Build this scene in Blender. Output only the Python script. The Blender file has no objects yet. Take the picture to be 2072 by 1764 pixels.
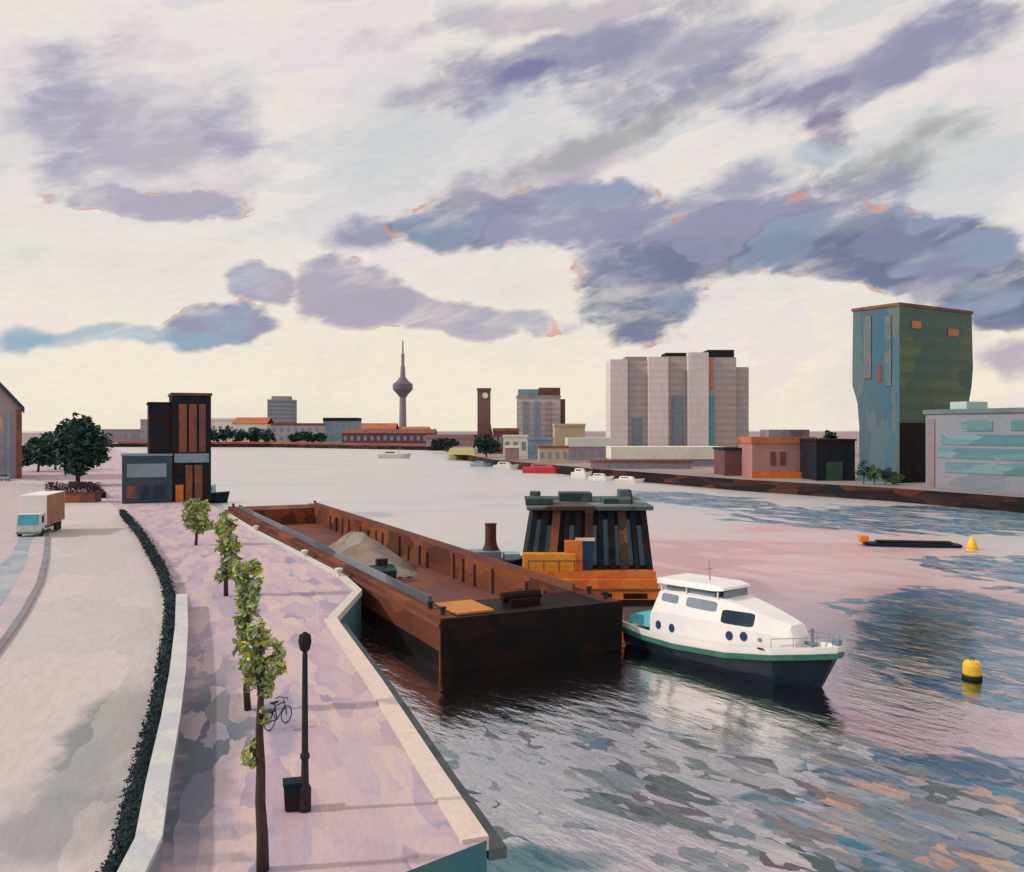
import bpy, bmesh, math, random
from mathutils import Vector, Matrix
random.seed(11)
SC = bpy.context.scene
COL = SC.collection
R = math.radians
# ------------------------------------------------------------------ camera
F, CX, HY, CAMZ = 1800.0, 1036.0, 868.0, 15.0        # focal length / horizon of the 2072 px wide view
cd = bpy.data.cameras.new('camera'); cam = bpy.data.objects.new('camera', cd); COL.objects.link(cam)
cam.location = (0, 0, CAMZ); cam.rotation_euler = (R(90), 0, 0)
cd.sensor_width = 36; cd.lens = 36 * F / 2072; cd.shift_y = -(882 - HY) / 2072
cd.clip_start = 0.5; cd.clip_end = 20000
SC.camera = cam
SC.view_settings.view_transform = 'Standard'; SC.view_settings.look = 'None'
SC.view_settings.exposure = 0.0; SC.view_settings.gamma = 1.0
SC.cycles.max_bounces = 4; SC.cycles.diffuse_bounces = 2; SC.cycles.glossy_bounces = 2

def at(px, py, z=0.0):
    Y = (CAMZ - z) * F / (py - HY)
    return ((px - CX) / F * Y, Y)
def xa(px, Y): return (px - CX) / F * Y
def za(py, Y): return CAMZ + (HY - py) / F * Y

# ------------------------------------------------------------------ node helper
class NT:
    def __init__(s, tree): s.t = tree; s.n = tree.nodes; s.l = tree.links
    def node(s, typ, **kw):
        n = s.n.new(typ)
        for k, v in kw.items(): setattr(n, k, v)
        return n
    def put(s, sock, v):
        if isinstance(v, bpy.types.NodeSocket): s.l.new(v, sock)
        elif isinstance(v, (tuple, list)) and len(v) == 3 and sock.type == 'RGBA': sock.default_value = (*v, 1)
        else: sock.default_value = v
    def math(s, op, a, b=0.0, c=0.0, clamp=False):
        n = s.node('ShaderNodeMath', operation=op, use_clamp=clamp)
        s.put(n.inputs[0], a); s.put(n.inputs[1], b); s.put(n.inputs[2], c); return n.outputs[0]
    def vmath(s, op, a, b=(0, 0, 0), scale=None):
        n = s.node('ShaderNodeVectorMath', operation=op)
        s.put(n.inputs[0], a); s.put(n.inputs[1], b)
        if scale is not None: s.put(n.inputs['Scale'], scale)
        return n.outputs['Value'] if op in ('LENGTH', 'DOT_PRODUCT') else n.outputs['Vector']
    def mix(s, fac, a, b):
        n = s.node('ShaderNodeMix', data_type='RGBA')
        s.put(n.inputs[0], fac); s.put(n.inputs[6], a); s.put(n.inputs[7], b); return n.outputs[2]
    def smooth(s, v, a, b, lo=0.0, hi=1.0):
        n = s.node('ShaderNodeMapRange', interpolation_type='SMOOTHSTEP')
        s.put(n.inputs[0], v); n.inputs[1].default_value = a; n.inputs[2].default_value = b
        n.inputs[3].default_value = lo; n.inputs[4].default_value = hi; return n.outputs[0]
    def mapping(s, v, loc=(0, 0, 0), rot=(0, 0, 0), sc=(1, 1, 1), typ='POINT'):
        n = s.node('ShaderNodeMapping', vector_type=typ)
        s.put(n.inputs[0], v); n.inputs[1].default_value = loc; n.inputs[2].default_value = rot; n.inputs[3].default_value = sc
        return n.outputs[0]
    def noise(s, v, scale, detail=3, rough=.55):
        n = s.node('ShaderNodeTexNoise'); s.put(n.inputs['Vector'], v)
        n.inputs['Scale'].default_value = scale; n.inputs['Detail'].default_value = detail; n.inputs['Roughness'].default_value = rough
        return n.outputs['Fac'], n.outputs['Color']
    def voro(s, v, scale, smooth=0.0):
        n = s.node('ShaderNodeTexVoronoi', feature='SMOOTH_F1' if smooth else 'F1'); s.put(n.inputs['Vector'], v)
        n.inputs['Scale'].default_value = scale
        if smooth: n.inputs['Smoothness'].default_value = smooth
        return n.outputs['Color']
    def sep(s, c):
        n = s.node('ShaderNodeSeparateXYZ'); s.put(n.inputs[0], c); return n.outputs
    def comb(s, x, y, z=0.0):
        n = s.node('ShaderNodeCombineXYZ'); s.put(n.inputs[0], x); s.put(n.inputs[1], y); s.put(n.inputs[2], z); return n.outputs[0]
    def ramp(s, fac, cols, interp='LINEAR'):
        n = s.node('ShaderNodeValToRGB'); n.color_ramp.interpolation = interp
        e = n.color_ramp.elements
        k = len(cols)
        while len(e) < k: e.new(0.5)
        for i, c in enumerate(cols):
            e[i].position = 0.12 + 0.76 * i / max(1, k - 1); e[i].color = (*c, 1)
        s.put(n.inputs[0], fac); return n.outputs[0]
    def warp(s, v, scale, amp):
        _, c = s.noise(v, scale, 2)
        d = s.vmath('SUBTRACT', c, (.5, .5, .5))
        return s.vmath('ADD', v, s.vmath('SCALE', d, scale=amp))

# ------------------------------------------------------------------ sky
W = bpy.data.worlds.new('World'); SC.world = W; W.use_nodes = True
W.node_tree.nodes.clear()
t = NT(W.node_tree)
SUN_EL, SUN_AZ = R(34), R(-98)      # from the left
sky = t.node('ShaderNodeTexSky', sky_type='NISHITA', sun_disc=False, sun_elevation=SUN_EL, sun_rotation=SUN_AZ)
gen = t.node('ShaderNodeTexCoord').outputs['Generated']
dx, dy, dz = t.sep(gen)
az = t.math('ARCTAN2', dx, dy)
el = t.math('ARCSINE', dz)
P0 = t.comb(az, el)
Pr = t.mapping(P0, rot=(0, 0, R(-14)), sc=(1, 1, 1))
P1 = t.warp(t.warp(P0, 5, .075), 22, .022)           # ragged cloud edges
# bristle-like streaks, running up to the right
st = t.mapping(Pr, sc=(8, 26, 1))
cellA = t.sep(t.voro(t.warp(st, 1.2, .9), 1.1, .35))
f1, _ = t.noise(t.mapping(Pr, sc=(2.2, 6, 1)), 1.6, 5, .6)
f2, _ = t.noise(t.mapping(Pr, sc=(60, 240, 1)), 1.0, 3, .6)
low = t.smooth(el, -.02, .30)
base = t.mix(low, (.94, .84, .66), (.85, .775, .735))
base = t.mix(t.math('MULTIPLY', t.smooth(f1, .45, .70), .42), base, (.62, .60, .655))
base = t.mix(t.math('MULTIPLY', cellA[0], .42), base, (.91, .83, .72))
base = t.mix(t.math('MULTIPLY', t.smooth(cellA[1], .62, .9), t.smooth(el, .05, .3, 0, .5)), base, (.63, .655, .67))
base = t.mix(t.math('MULTIPLY', t.smooth(cellA[2], .68, .9), .35), base, (.80, .68, .76))
SL, DK, MV, PL, BL, GG, PU, VE = (.29, .29, .42), (.15, .175, .28), (.44, .38, .48), (.60, .54, .62), (.27, .42, .54), (.38, .395, .38), (.25, .20, .34), (.62, .655, .67)
sk1, _ = t.noise(t.warp(t.mapping(Pr, sc=(7, 20, 1)), 1.0, .7), 1.3, 5, .62)
sk2, _ = t.noise(P0, 26, 4, .6)
rag = t.math('ADD', t.math('MULTIPLY', t.math('SUBTRACT', sk1, .5), 1.9), t.math('MULTIPLY', t.math('SUBTRACT', sk2, .5), .75))
clouds = [  # x, y, rx, ry, screen tilt in degrees (up to the right), colour, strength, edge
 (900, 270, 330, 120, 16, VE, .75, 0), (1620, 330, 300, 40, 14, VE, .5, 0), (1930, 380, 130, 110, 10, VE, .75, 0),
 (280, 270, 240, 150, 0, PL, .8, 0), (150, 235, 70, 120, -24, SL, .65, 0), (320, 300, 150, 60, 0, MV, .7, 0), (470, 265, 65, 60, 30, SL, .45, 0),
 (300, 420, 175, 24, 4, MV, .9, 1), (540, 562, 72, 32, -5, MV, .95, 1), (450, 655, 100, 42, 14, SL, .95, 1), (230, 680, 240, 17, 0, BL, .7, 0), (60, 668, 60, 24, -8, BL, .85, 0),
 (720, 595, 105, 56, -14, MV, .95, 1), (900, 640, 240, 34, -3, MV, .85, 1),
 (745, 485, 75, 34, 8, SL, .9, 0), (950, 455, 150, 58, 5, DK, .9, 1), (1130, 440, 210, 62, 6, SL, .95, 1), (1080, 350, 260, 40, 17, MV, .75, 0),
 (1300, 590, 115, 85, 0, DK, .95, 1), (1300, 530, 130, 60, 0, SL, .8, 1), (1520, 490, 290, 72, 6, DK, .85, 1), (1420, 430, 220, 60, 8, SL, .8, 0), (1750, 520, 230, 46, -2, DK, .85, 1), (1900, 535, 190, 75, -14, DK, .95, 1), (2030, 590, 130, 42, -8, DK, .85, 1),
 (910, 175, 135, 36, 15, MV, .85, 0), (1110, 125, 240, 46, 16, SL, .85, 0), (1075, 145, 60, 18, 14, (.18, .17, .38), .8, 0), (1360, 110, 220, 80, 12, SL, .75, 0), (1450, 180, 150, 52, 16, SL, .8, 0), (1200, 20, 420, 26, 8, MV, .6, 0),
 (1270, 260, 300, 20, 20, GG, .65, 0), (1780, 125, 260, 58, 17, SL, .85, 0), (1920, 85, 120, 50, 10, SL, .75, 0), (1640, 175, 90, 22, 14, PU, .6, 0),
 (1690, 240, 44, 52, 40, PU, .85, 0), (1810, 325, 150, 40, 10, GG, .85, 0), (1680, 400, 190, 44, 10, SL, .8, 0), (2050, 700, 62, 34, 0, MV, .85, 0), (1680, 305, 60, 34, 0, BL, .45, 0)]
gap = t.smooth(t.math('ADD', t.math('MULTIPLY', sk1, .6), t.math('MULTIPLY', f1, .4)), .62, .46, .45, 1.0)
colr, dark = base, None
for (x, y, rx, ry, tilt, c, s, edge) in clouds:
    a = math.atan((x - CX) / F); e = math.atan((HY - y) / F * math.cos(a))
    m = t.mapping(P1, loc=(a, e, 0), rot=(0, 0, R(tilt)), sc=(rx / F, ry / F, 1), typ='TEXTURE')
    k = t.smooth(t.math('ADD', t.vmath('LENGTH', m), t.math('MULTIPLY', rag, .55 if edge else .9)), 1.16 if edge else 1.3, .82 if edge else .5, 0, s)
    colr = t.mix(t.math('MULTIPLY', k, gap), colr, c)
    if edge: dark = k if dark is None else t.math('MAXIMUM', dark, k)
# strokes inside the clouds, a little lilac and pale blue; warm fringe at the ragged lower edges
inside = t.smooth(dark, .45, .9)
colr = t.mix(t.math('MULTIPLY', inside, t.math('MULTIPLY', t.smooth(cellA[1], .55, .8), .45)), colr, (.36, .35, .50))
colr = t.mix(t.math('MULTIPLY', inside, t.math('MULTIPLY', t.smooth(cellA[2], .6, .85), .40)), colr, (.30, .42, .54))
band = t.math('MULTIPLY', t.smooth(dark, .06, .22), t.smooth(dark, .55, .28))
n3, _ = t.noise(P0, 30, 2)
colr = t.mix(t.math('MULTIPLY', t.math('MULTIPLY', band, t.smooth(n3, .50, .66)), .8), colr, (.72, .31, .18))
colr = t.vmath('SCALE', colr, scale=t.math('ADD', t.math('MULTIPLY', f2, .16), .92))
bgA = t.node('ShaderNodeBackground'); t.put(bgA.inputs[0], sky.outputs[0]); bgA.inputs[1].default_value = .1
bgB = t.node('ShaderNodeBackground'); t.put(bgB.inputs[0], colr); bgB.inputs[1].default_value = 1.0
mx = t.node('ShaderNodeMixShader'); mx.inputs[0].default_value = .93
t.l.new(bgA.outputs[0], mx.inputs[1]); t.l.new(bgB.outputs[0], mx.inputs[2])
wo = t.node('ShaderNodeOutputWorld'); t.l.new(mx.outputs[0], wo.inputs[0])
# ------------------------------------------------------------------ sun
sd = bpy.data.lights.new('sun', 'SUN'); sd.energy = 2.3; sd.angle = R(2.5); sd.color = (1, .9, .78)
so = bpy.data.objects.new('sun', sd); COL.objects.link(so)
sdir = Vector((math.sin(SUN_AZ) * math.cos(SUN_EL), math.cos(SUN_AZ) * math.cos(SUN_EL), math.sin(SUN_EL)))
so.rotation_euler = sdir.to_track_quat('Z', 'Y').to_euler(); so.location = (-60, 20, 60)

# ------------------------------------------------------------------ materials
MATS = {}
def paint(name, cols, scale=1.0, rough=.75, stretch=(1, 1, 1), rot=(0, 0, 0), metal=0.0, bump=.15, island=False, floors=None, world=False, grain=.5, spec=.3, stains_shade=()):
    """surface in broken dabs of a few close colours, with fine grain"""
    if name in MATS: return MATS[name]
    m = bpy.data.materials.new(name); m.use_nodes = True
    t = NT(m.node_tree); b = t.n['Principled BSDF']
    tc = t.node('ShaderNodeTexCoord')
    co = t.node('ShaderNodeNewGeometry').outputs['Position'] if world else tc.outputs['Object']
    v = t.mapping(co, rot=rot); v = t.mapping(v, sc=stretch)
    w = t.warp(t.warp(v, scale * .8, .9 / scale), scale * 3, .28 / scale)
    cell = t.sep(t.voro(w, scale))
    big, _ = t.noise(v, scale * .35, 3)
    fine, _ = t.noise(v, scale * 9, 4, .65)
    val = t.math('ADD', t.math('MULTIPLY', cell[0], .62), t.math('MULTIPLY', big, .38))
    if island:
        ri = t.node('ShaderNodeNewGeometry').outputs['Random Per Island']
        val = t.math('ADD', t.math('MULTIPLY', val, .5), t.math('MULTIPLY', ri, .5))
    c = t.ramp(val, cols)
    c = t.vmath('SCALE', c, scale=t.math('ADD', t.math('MULTIPLY', fine, grain), 1 - grain / 2))
    for (sx, sy, rx, ry, rr, sc_, amt) in stains_shade:      # damp road patches and painted paving shadow, each in a set place
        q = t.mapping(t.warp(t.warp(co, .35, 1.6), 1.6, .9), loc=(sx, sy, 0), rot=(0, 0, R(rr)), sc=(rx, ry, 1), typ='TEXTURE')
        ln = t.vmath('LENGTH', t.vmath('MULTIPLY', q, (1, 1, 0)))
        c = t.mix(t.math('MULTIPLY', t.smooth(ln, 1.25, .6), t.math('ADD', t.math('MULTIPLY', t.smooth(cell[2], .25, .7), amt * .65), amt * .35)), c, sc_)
    if floors:                                     # storey bands, part of the facade cladding
        h, dcol = floors
        fz = t.math('FRACT', t.math('DIVIDE', t.sep(t.warp(co, .6, .35))[2], h))
        c = t.mix(t.math('MULTIPLY', t.smooth(fz, .50, .62), .55), c, dcol)
    t.put(b.inputs['Base Color'], c)
    b.inputs['Specular IOR Level'].default_value = spec; b.inputs['Roughness'].default_value = rough; b.inputs['Metallic'].default_value = metal
    if bump:
        bn = t.node('ShaderNodeBump'); bn.inputs['Strength'].default_value = bump; bn.inputs['Distance'].default_value = .05 / max(.3, scale) * 2
        t.put(bn.inputs['Height'], t.math('ADD', fine, t.math('MULTIPLY', cell[1], .4)))
        t.l.new(bn.outputs[0], b.inputs['Normal'])
    MATS[name] = m; return m

def water_material():
    m = bpy.data.materials.new('river water'); m.use_nodes = True
    t = NT(m.node_tree); b = t.n['Principled BSDF']
    pos = t.node('ShaderNodeNewGeometry').outputs['Position']
    X, Y, Z = t.sep(pos)
    flow = t.mapping(pos, rot=(0, 0, R(52)))          # wavelets run down to the right
    near = t.warp(t.warp(t.mapping(flow, sc=(.26, .66, 1)), .8, .9), 4.0, .16)
    near = t.warp(near, 15.0, .07)
    c1 = t.sep(t.voro(near, .68))
    c2 = t.sep(t.voro(t.vmath('ADD', near, (17.3, 5.1, 0)), 1.6))
    c4 = t.sep(t.voro(t.vmath('ADD', t.mapping(near, sc=(1.5, 1, 1)), (3.1, 9.7, 0)), 2.7)); chop = t.smooth(c4[0], .18, .42)
    far = t.warp(t.mapping(pos, sc=(.035, .10, 1)), 1.0, .8)
    c3 = t.sep(t.voro(far, 1.0, .2))
    nb, _ = t.noise(pos, .05, 3)
    wp = t.warp(pos, .06, 14)
    wp = t.warp(wp, .5, 3.0)
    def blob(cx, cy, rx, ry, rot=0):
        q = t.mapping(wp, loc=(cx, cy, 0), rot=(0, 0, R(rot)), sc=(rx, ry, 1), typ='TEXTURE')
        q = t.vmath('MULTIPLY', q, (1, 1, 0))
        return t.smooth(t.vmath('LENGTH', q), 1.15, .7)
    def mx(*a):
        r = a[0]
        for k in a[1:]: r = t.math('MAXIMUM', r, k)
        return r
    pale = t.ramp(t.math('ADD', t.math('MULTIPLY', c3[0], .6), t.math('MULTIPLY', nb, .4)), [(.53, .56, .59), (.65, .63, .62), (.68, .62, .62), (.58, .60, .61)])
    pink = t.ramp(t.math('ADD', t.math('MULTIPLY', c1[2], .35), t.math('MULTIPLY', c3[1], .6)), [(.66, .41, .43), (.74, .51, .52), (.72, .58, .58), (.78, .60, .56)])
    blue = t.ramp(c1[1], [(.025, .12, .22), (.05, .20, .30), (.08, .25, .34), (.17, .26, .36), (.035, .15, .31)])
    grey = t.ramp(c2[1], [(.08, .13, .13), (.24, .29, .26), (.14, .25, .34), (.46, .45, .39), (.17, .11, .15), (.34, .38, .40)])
    col = pale  # pink, blue, grey and peach dabs paint reflections into the water colour
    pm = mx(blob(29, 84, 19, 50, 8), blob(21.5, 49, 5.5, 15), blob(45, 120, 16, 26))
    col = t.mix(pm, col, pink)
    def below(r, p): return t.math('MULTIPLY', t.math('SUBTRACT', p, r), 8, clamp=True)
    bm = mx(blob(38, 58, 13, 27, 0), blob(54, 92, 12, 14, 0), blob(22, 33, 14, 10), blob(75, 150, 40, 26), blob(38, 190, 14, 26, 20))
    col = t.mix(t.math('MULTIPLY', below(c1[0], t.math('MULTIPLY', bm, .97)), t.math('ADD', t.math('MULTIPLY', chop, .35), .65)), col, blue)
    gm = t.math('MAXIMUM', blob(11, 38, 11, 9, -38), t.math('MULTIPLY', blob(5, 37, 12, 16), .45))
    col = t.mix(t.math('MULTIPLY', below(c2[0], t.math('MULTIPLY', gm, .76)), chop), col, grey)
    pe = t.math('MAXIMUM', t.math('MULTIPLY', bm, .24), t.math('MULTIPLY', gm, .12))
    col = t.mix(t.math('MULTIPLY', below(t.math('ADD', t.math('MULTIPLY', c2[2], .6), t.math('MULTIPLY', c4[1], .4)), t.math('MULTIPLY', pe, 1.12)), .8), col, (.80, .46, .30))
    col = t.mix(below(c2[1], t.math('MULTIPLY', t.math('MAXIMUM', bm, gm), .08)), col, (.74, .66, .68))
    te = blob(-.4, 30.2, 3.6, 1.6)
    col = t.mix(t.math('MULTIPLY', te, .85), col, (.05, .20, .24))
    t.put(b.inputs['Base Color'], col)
    t.put(b.inputs['Metallic'], t.smooth(Y, 62, 92, 1.0, .55)); t.put(b.inputs['Roughness'], t.smooth(Y, 60, 95, .11, .42)); b.inputs['IOR'].default_value = 1.33
    h1, _ = t.noise(t.mapping(flow, sc=(.5, 1.3, 1)), .9, 4, .55)
    dist = t.smooth(Y, 20, 220, .20, .05)
    bn = t.node('ShaderNodeBump'); bn.inputs['Distance'].default_value = .35
    t.put(bn.inputs['Strength'], dist); t.put(bn.inputs['Height'], t.math('ADD', h1, t.math('MULTIPLY', c1[0], .25)))
    t.l.new(bn.outputs[0], b.inputs['Normal'])
    return m

# ------------------------------------------------------------------ mesh builder
class MB:
    def __init__(s): s.v = []; s.f = []
    def add(s, vs, fs):
        o = len(s.v); s.v += [tuple(p) for p in vs]; s.f += [tuple(i + o for i in q) for q in fs]; return s
    def box(s, x0, x1, y0, y1, z0, z1):
        return s.add([(x0, y0, z0), (x1, y0, z0), (x1, y1, z0), (x0, y1, z0), (x0, y0, z1), (x1, y0, z1), (x1, y1, z1), (x0, y1, z1)],
                     [(0, 3, 2, 1), (4, 5, 6, 7), (0, 1, 5, 4), (1, 2, 6, 5), (2, 3, 7, 6), (3, 0, 4, 7)])
    def prism(s, poly, z0, z1, cap=True):
        n = len(poly)
        vs = [(p[0], p[1], z0) for p in poly] + [(p[0], p[1], z1) for p in poly]
        fs = [(i, (i + 1) % n, (i + 1) % n + n, i + n) for i in range(n)]
        if cap: fs += [tuple(range(n))[::-1], tuple(range(n, 2 * n))]
        return s.add(vs, fs)
    def loft(s, rings, cap=True, close=True):
        n = len(rings[0]); vs = [p for r in rings for p in r]; fs = []
        for k in range(len(rings) - 1):
            for i in range(n if close else n - 1):
                j = (i + 1) % n
                fs.append((k * n + i, k * n + j, (k + 1) * n + j, (k + 1) * n + i))
        if cap: fs += [tuple(range(n))[::-1], tuple(range((len(rings) - 1) * n, len(rings) * n))]
        return s.add(vs, fs)
    def side(s, prof, y0, y1):                        # profile in x,z pushed along y
        return s.loft([[(x, y0, z) for x, z in prof], [(x, y1, z) for x, z in prof]])
    def tube(s, pts, rad, n=8):
        rings = []
        for i, p in enumerate(pts):
            p = Vector(p); a = Vector(pts[max(0, i - 1)]); b = Vector(pts[min(len(pts) - 1, i + 1)])
            d = (b - a).normalized(); u = d.cross(Vector((0, 1, 0)) if abs(d.z) > .7 else Vector((0, 0, 1)))
            u.normalize(); w = d.cross(u); r = rad[i] if isinstance(rad, (list, tuple)) else rad
            rings.append([p + u * math.cos(2 * math.pi * k / n) * r + w * math.sin(2 * math.pi * k / n) * r for k in range(n)])
        return s.loft(rings)
    def lathe(s, prof, n=16, c=(0, 0, 0)):
        return s.loft([[(c[0] + r * math.cos(2 * math.pi * k / n), c[1] + r * math.sin(2 * math.pi * k / n), c[2] + z) for k in range(n)] for r, z in prof])
    def torus(s, c, r, tr, axis='y', n=24, m=6):
        vs = []; fs = []
        for i in range(n):
            a = 2 * math.pi * i / n
            for j in range(m):
                b = 2 * math.pi * j / m; q = r + tr * math.cos(b)
                x, z, y = q * math.cos(a), q * math.sin(a), tr * math.sin(b)
                vs.append((c[0] + x, c[1] + y, c[2] + z) if axis == 'y' else (c[0] + y, c[1] + x, c[2] + z))
        for i in range(n):
            for j in range(m):
                fs.append((i * m + j, ((i + 1) % n) * m + j, ((i + 1) % n) * m + (j + 1) % m, i * m + (j + 1) % m))
        return s.add(vs, fs)
    def leaves(s, c, r, n, size, shell=.35, rnd=random):
        for _ in range(n):
            d = Vector((rnd.gauss(0, 1), rnd.gauss(0, 1), rnd.gauss(0, 1))).normalized()
            k = shell + (1 - shell) * rnd.random() ** .6
            p = Vector((c[0] + d.x * r[0] * k, c[1] + d.y * r[1] * k, c[2] + d.z * r[2] * k))
            a = Vector((rnd.gauss(0, 1), rnd.gauss(0, 1), rnd.gauss(0, .8))).normalized()
            b = a.cross(Vector((rnd.gauss(0, 1), rnd.gauss(0, 1), rnd.gauss(0, 1)))).normalized()
            q = size * rnd.uniform(.6, 1.35); h = q * .5
            nn = a.cross(b) * h * .35
            s.add([p - a * q, p - b * h + nn, p + a * q, p + b * h + nn], [(0, 1, 2, 3)])
        return s
    def build(s, name, mat, parent=None, smooth=False, bevel=0.0, fix=True):
        me = bpy.data.meshes.new(name); me.from_pydata(s.v, [], s.f)
        if fix:
            bm = bmesh.new(); bm.from_mesh(me); bmesh.ops.recalc_face_normals(bm, faces=bm.faces); bm.to_mesh(me); bm.free()
        for mm in (mat if isinstance(mat, (list, tuple)) else [mat]): me.materials.append(mm)
        if smooth: me.polygons.foreach_set('use_smooth', [True] * len(me.polygons))
        o = bpy.data.objects.new(name, me); COL.objects.link(o)
        if parent: o.parent = parent
        if bevel:
            md = o.modifiers.new('bevel', 'BEVEL'); md.width = bevel; md.segments = 2; md.limit_method = 'ANGLE'
        return o
def tag(o, label=None, cat=None, group=None, kind=None):
    for k, v in (('label', label), ('category', cat), ('group', group), ('kind', kind)):
        if v: o[k] = v
    return o
def thing(name, label, cat, loc=(0, 0, 0), rz=0.0, group=None):
    o = bpy.data.objects.new(name, None); COL.objects.link(o); o.location = loc; o.rotation_euler = (0, 0, rz); o.empty_display_size = .5
    return tag(o, label, cat, group)
def copy_thing(o, loc, rz=0.0, sc=1.0, label=None):
    r = o.copy(); COL.objects.link(r); r.location = loc; r.rotation_euler = (0, 0, rz); r.scale = (sc, sc, sc)
    if label: r['label'] = label
    for ch in list(o.children):
        c = ch.copy(); COL.objects.link(c); c.parent = r
        for g in list(ch.children):
            d = g.copy(); COL.objects.link(d); d.parent = c
    return r

# palette
M_dark = paint('dark blue steel', [(.006, .011, .02), (.010, .022, .036), (.03, .015, .012), (.008, .02, .032)], spec=.12, scale=.8)
M_black = paint('tarred black plate', [(.004, .006, .009), (.009, .006, .006), (.020, .008, .006), (.005, .009, .012)], spec=.12, scale=.5, rough=.6)
M_rust = paint('rusty barge plate', [(.10, .035, .022), (.17, .055, .03), (.08, .03, .025), (.24, .08, .035), (.06, .028, .022)], spec=.12, scale=.45, stretch=(.4, 1, 1))
M_rust2 = paint('rusty hold lining', [(.12, .055, .055), (.16, .075, .07), (.20, .07, .04), (.10, .055, .07)], spec=.12, scale=.45, stretch=(.5, 1, 1))
M_orange = paint('orange deck paint', [(.62, .15, .025), (.68, .20, .03), (.56, .11, .03), (.64, .27, .05)], .7, rough=.55)
M_white = paint('white boat paint', [(.78, .77, .74), (.80, .78, .75), (.73, .73, .76)], .6, rough=.4, bump=.03, grain=.08)
M_navy = paint('navy hull paint', [(.004, .012, .024), (.006, .018, .036), (.004, .012, .018)], spec=.12, scale=.6, rough=.4)
M_green = paint('green rubbing strake', [(.02, .10, .075), (.04, .16, .11), (.02, .12, .10)], 1.2, rough=.5)
M_teal = paint('turquoise tarpaulin', [(.05, .32, .42), (.08, .42, .52), (.12, .36, .45)], 1.5)
M_glass = paint('dark blue glass', [(.01, .02, .04), (.015, .035, .07), (.02, .05, .09)], .9, rough=.12, bump=0)
M_slate = paint('grey blue glass', [(.14, .20, .26), (.22, .27, .33), (.17, .22, .30)], .9, rough=.15, bump=0)
M_brown = paint('brown brick', [(.16, .06, .04), (.24, .09, .05), (.12, .055, .055), (.30, .12, .06)], .5)
M_maroon = paint('maroon brick', [(.10, .04, .05), (.15, .06, .065), (.12, .06, .08)], .3)
M_pinkb = paint('pink brick', [(.32, .16, .16), (.38, .20, .19), (.28, .15, .16)], .25)
M_redroof = paint('red tile roof', [(.36, .10, .05), (.45, .15, .07), (.26, .08, .06)], .3)
M_cream = paint('cream render', [(.62, .60, .50), (.70, .67, .57), (.58, .58, .54)], .15)
M_mint = paint('pale mint cladding', [(.50, .55, .50), (.58, .60, .54), (.54, .58, .56)], .15)
M_tan = paint('sandy render', [(.46, .36, .22), (.52, .42, .28), (.42, .34, .25)], .12)
M_greyb = paint('grey concrete', [(.24, .23, .24), (.31, .30, .30), (.27, .28, .31)], .15)
M_mauve = paint('mauve render', [(.27, .21, .24), (.33, .26, .29), (.25, .22, .28)], .12)
M_bluew = paint('blue grey cladding', [(.15, .23, .30), (.20, .28, .35), (.24, .30, .36)], .15)
M_bark = paint('bark', [(.035, .022, .018), (.06, .035, .025), (.025, .02, .022)], 4)
M_leafdark = paint('dark evergreen leaves', [(.010, .035, .035), (.018, .055, .045), (.03, .08, .05), (.012, .04, .05)], .35, island=True, rough=.7, bump=0)
M_leafmid = paint('green leaves', [(.03, .075, .03), (.06, .13, .045), (.10, .16, .05), (.04, .10, .07)], .5, island=True, rough=.7, bump=0)
M_leafyoung = paint('young yellow green leaves', [(.06, .09, .02), (.14, .21, .06), (.34, .46, .31), (.62, .56, .05), (.20, .27, .07), (.36, .48, .33), (.08, .13, .03), (.55, .50, .07)], .95, island=True, rough=.65, bump=0)
M_hedge = paint('dark teal hedge leaves', [(.008, .022, .03), (.012, .035, .045), (.02, .05, .06), (.012, .03, .05)], .8, island=True, rough=.75, bump=0)
M_tyre = paint('black rubber', [(.012, .012, .014), (.02, .02, .022)], 4, rough=.8)
M_yellow = paint('yellow buoy paint', [(.72, .42, .02), (.80, .52, .04), (.70, .38, .03)], 1.5, rough=.45)
M_iron = paint('dark painted iron', [(.02, .02, .035), (.035, .025, .035), (.05, .025, .03)], spec=.12, scale=3, rough=.5)
M_stone = paint('pale coping stone', [(.50, .52, .50), (.58, .57, .55), (.45, .46, .50), (.56, .56, .60)], .8, stretch=(1, 1, 1))

# ------------------------------------------------------------------ water and land
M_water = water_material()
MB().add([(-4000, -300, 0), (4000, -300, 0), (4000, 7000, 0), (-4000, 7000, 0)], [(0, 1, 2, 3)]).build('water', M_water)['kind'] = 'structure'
QZ = 3.0
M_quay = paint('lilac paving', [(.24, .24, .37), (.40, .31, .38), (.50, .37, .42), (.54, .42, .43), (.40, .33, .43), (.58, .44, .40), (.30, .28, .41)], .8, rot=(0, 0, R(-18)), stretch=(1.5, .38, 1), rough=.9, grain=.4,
    stains_shade=[(-11.9, 35, 1.5, 8, 17, (.085, .11, .15), .95), (-9.9, 28.5, 1.2, 4, 12, (.09, .12, .16), .95), (-10.6, 37, .8, 3, 0, (.15, .17, .23), .8), (-14.9, 45, 1.1, 6, 19, (.17, .18, .25), .7), (-8.6, 26.6, 1.5, .5, 0, (.10, .13, .22), .8), (-8.4, 24.7, 1.3, .5, 0, (.12, .15, .22), .8), (-9.2, 36, .7, 4, 12, (.26, .25, .36), .7), (-3.0, 33, .6, 8, 20, (.30, .24, .36), .9), (-1.7, 26.6, 1.6, .7, 0, (.30, .27, .40), .7), (-19.5, 62, 1.6, 10, 22, (.33, .29, .40), .6)])  # dark ones near the wall are shadow dapples painted into the paving colour
M_qwall = paint('wet quay wall', [(.03, .12, .15), (.045, .17, .21), (.07, .15, .16)], .6)
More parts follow.
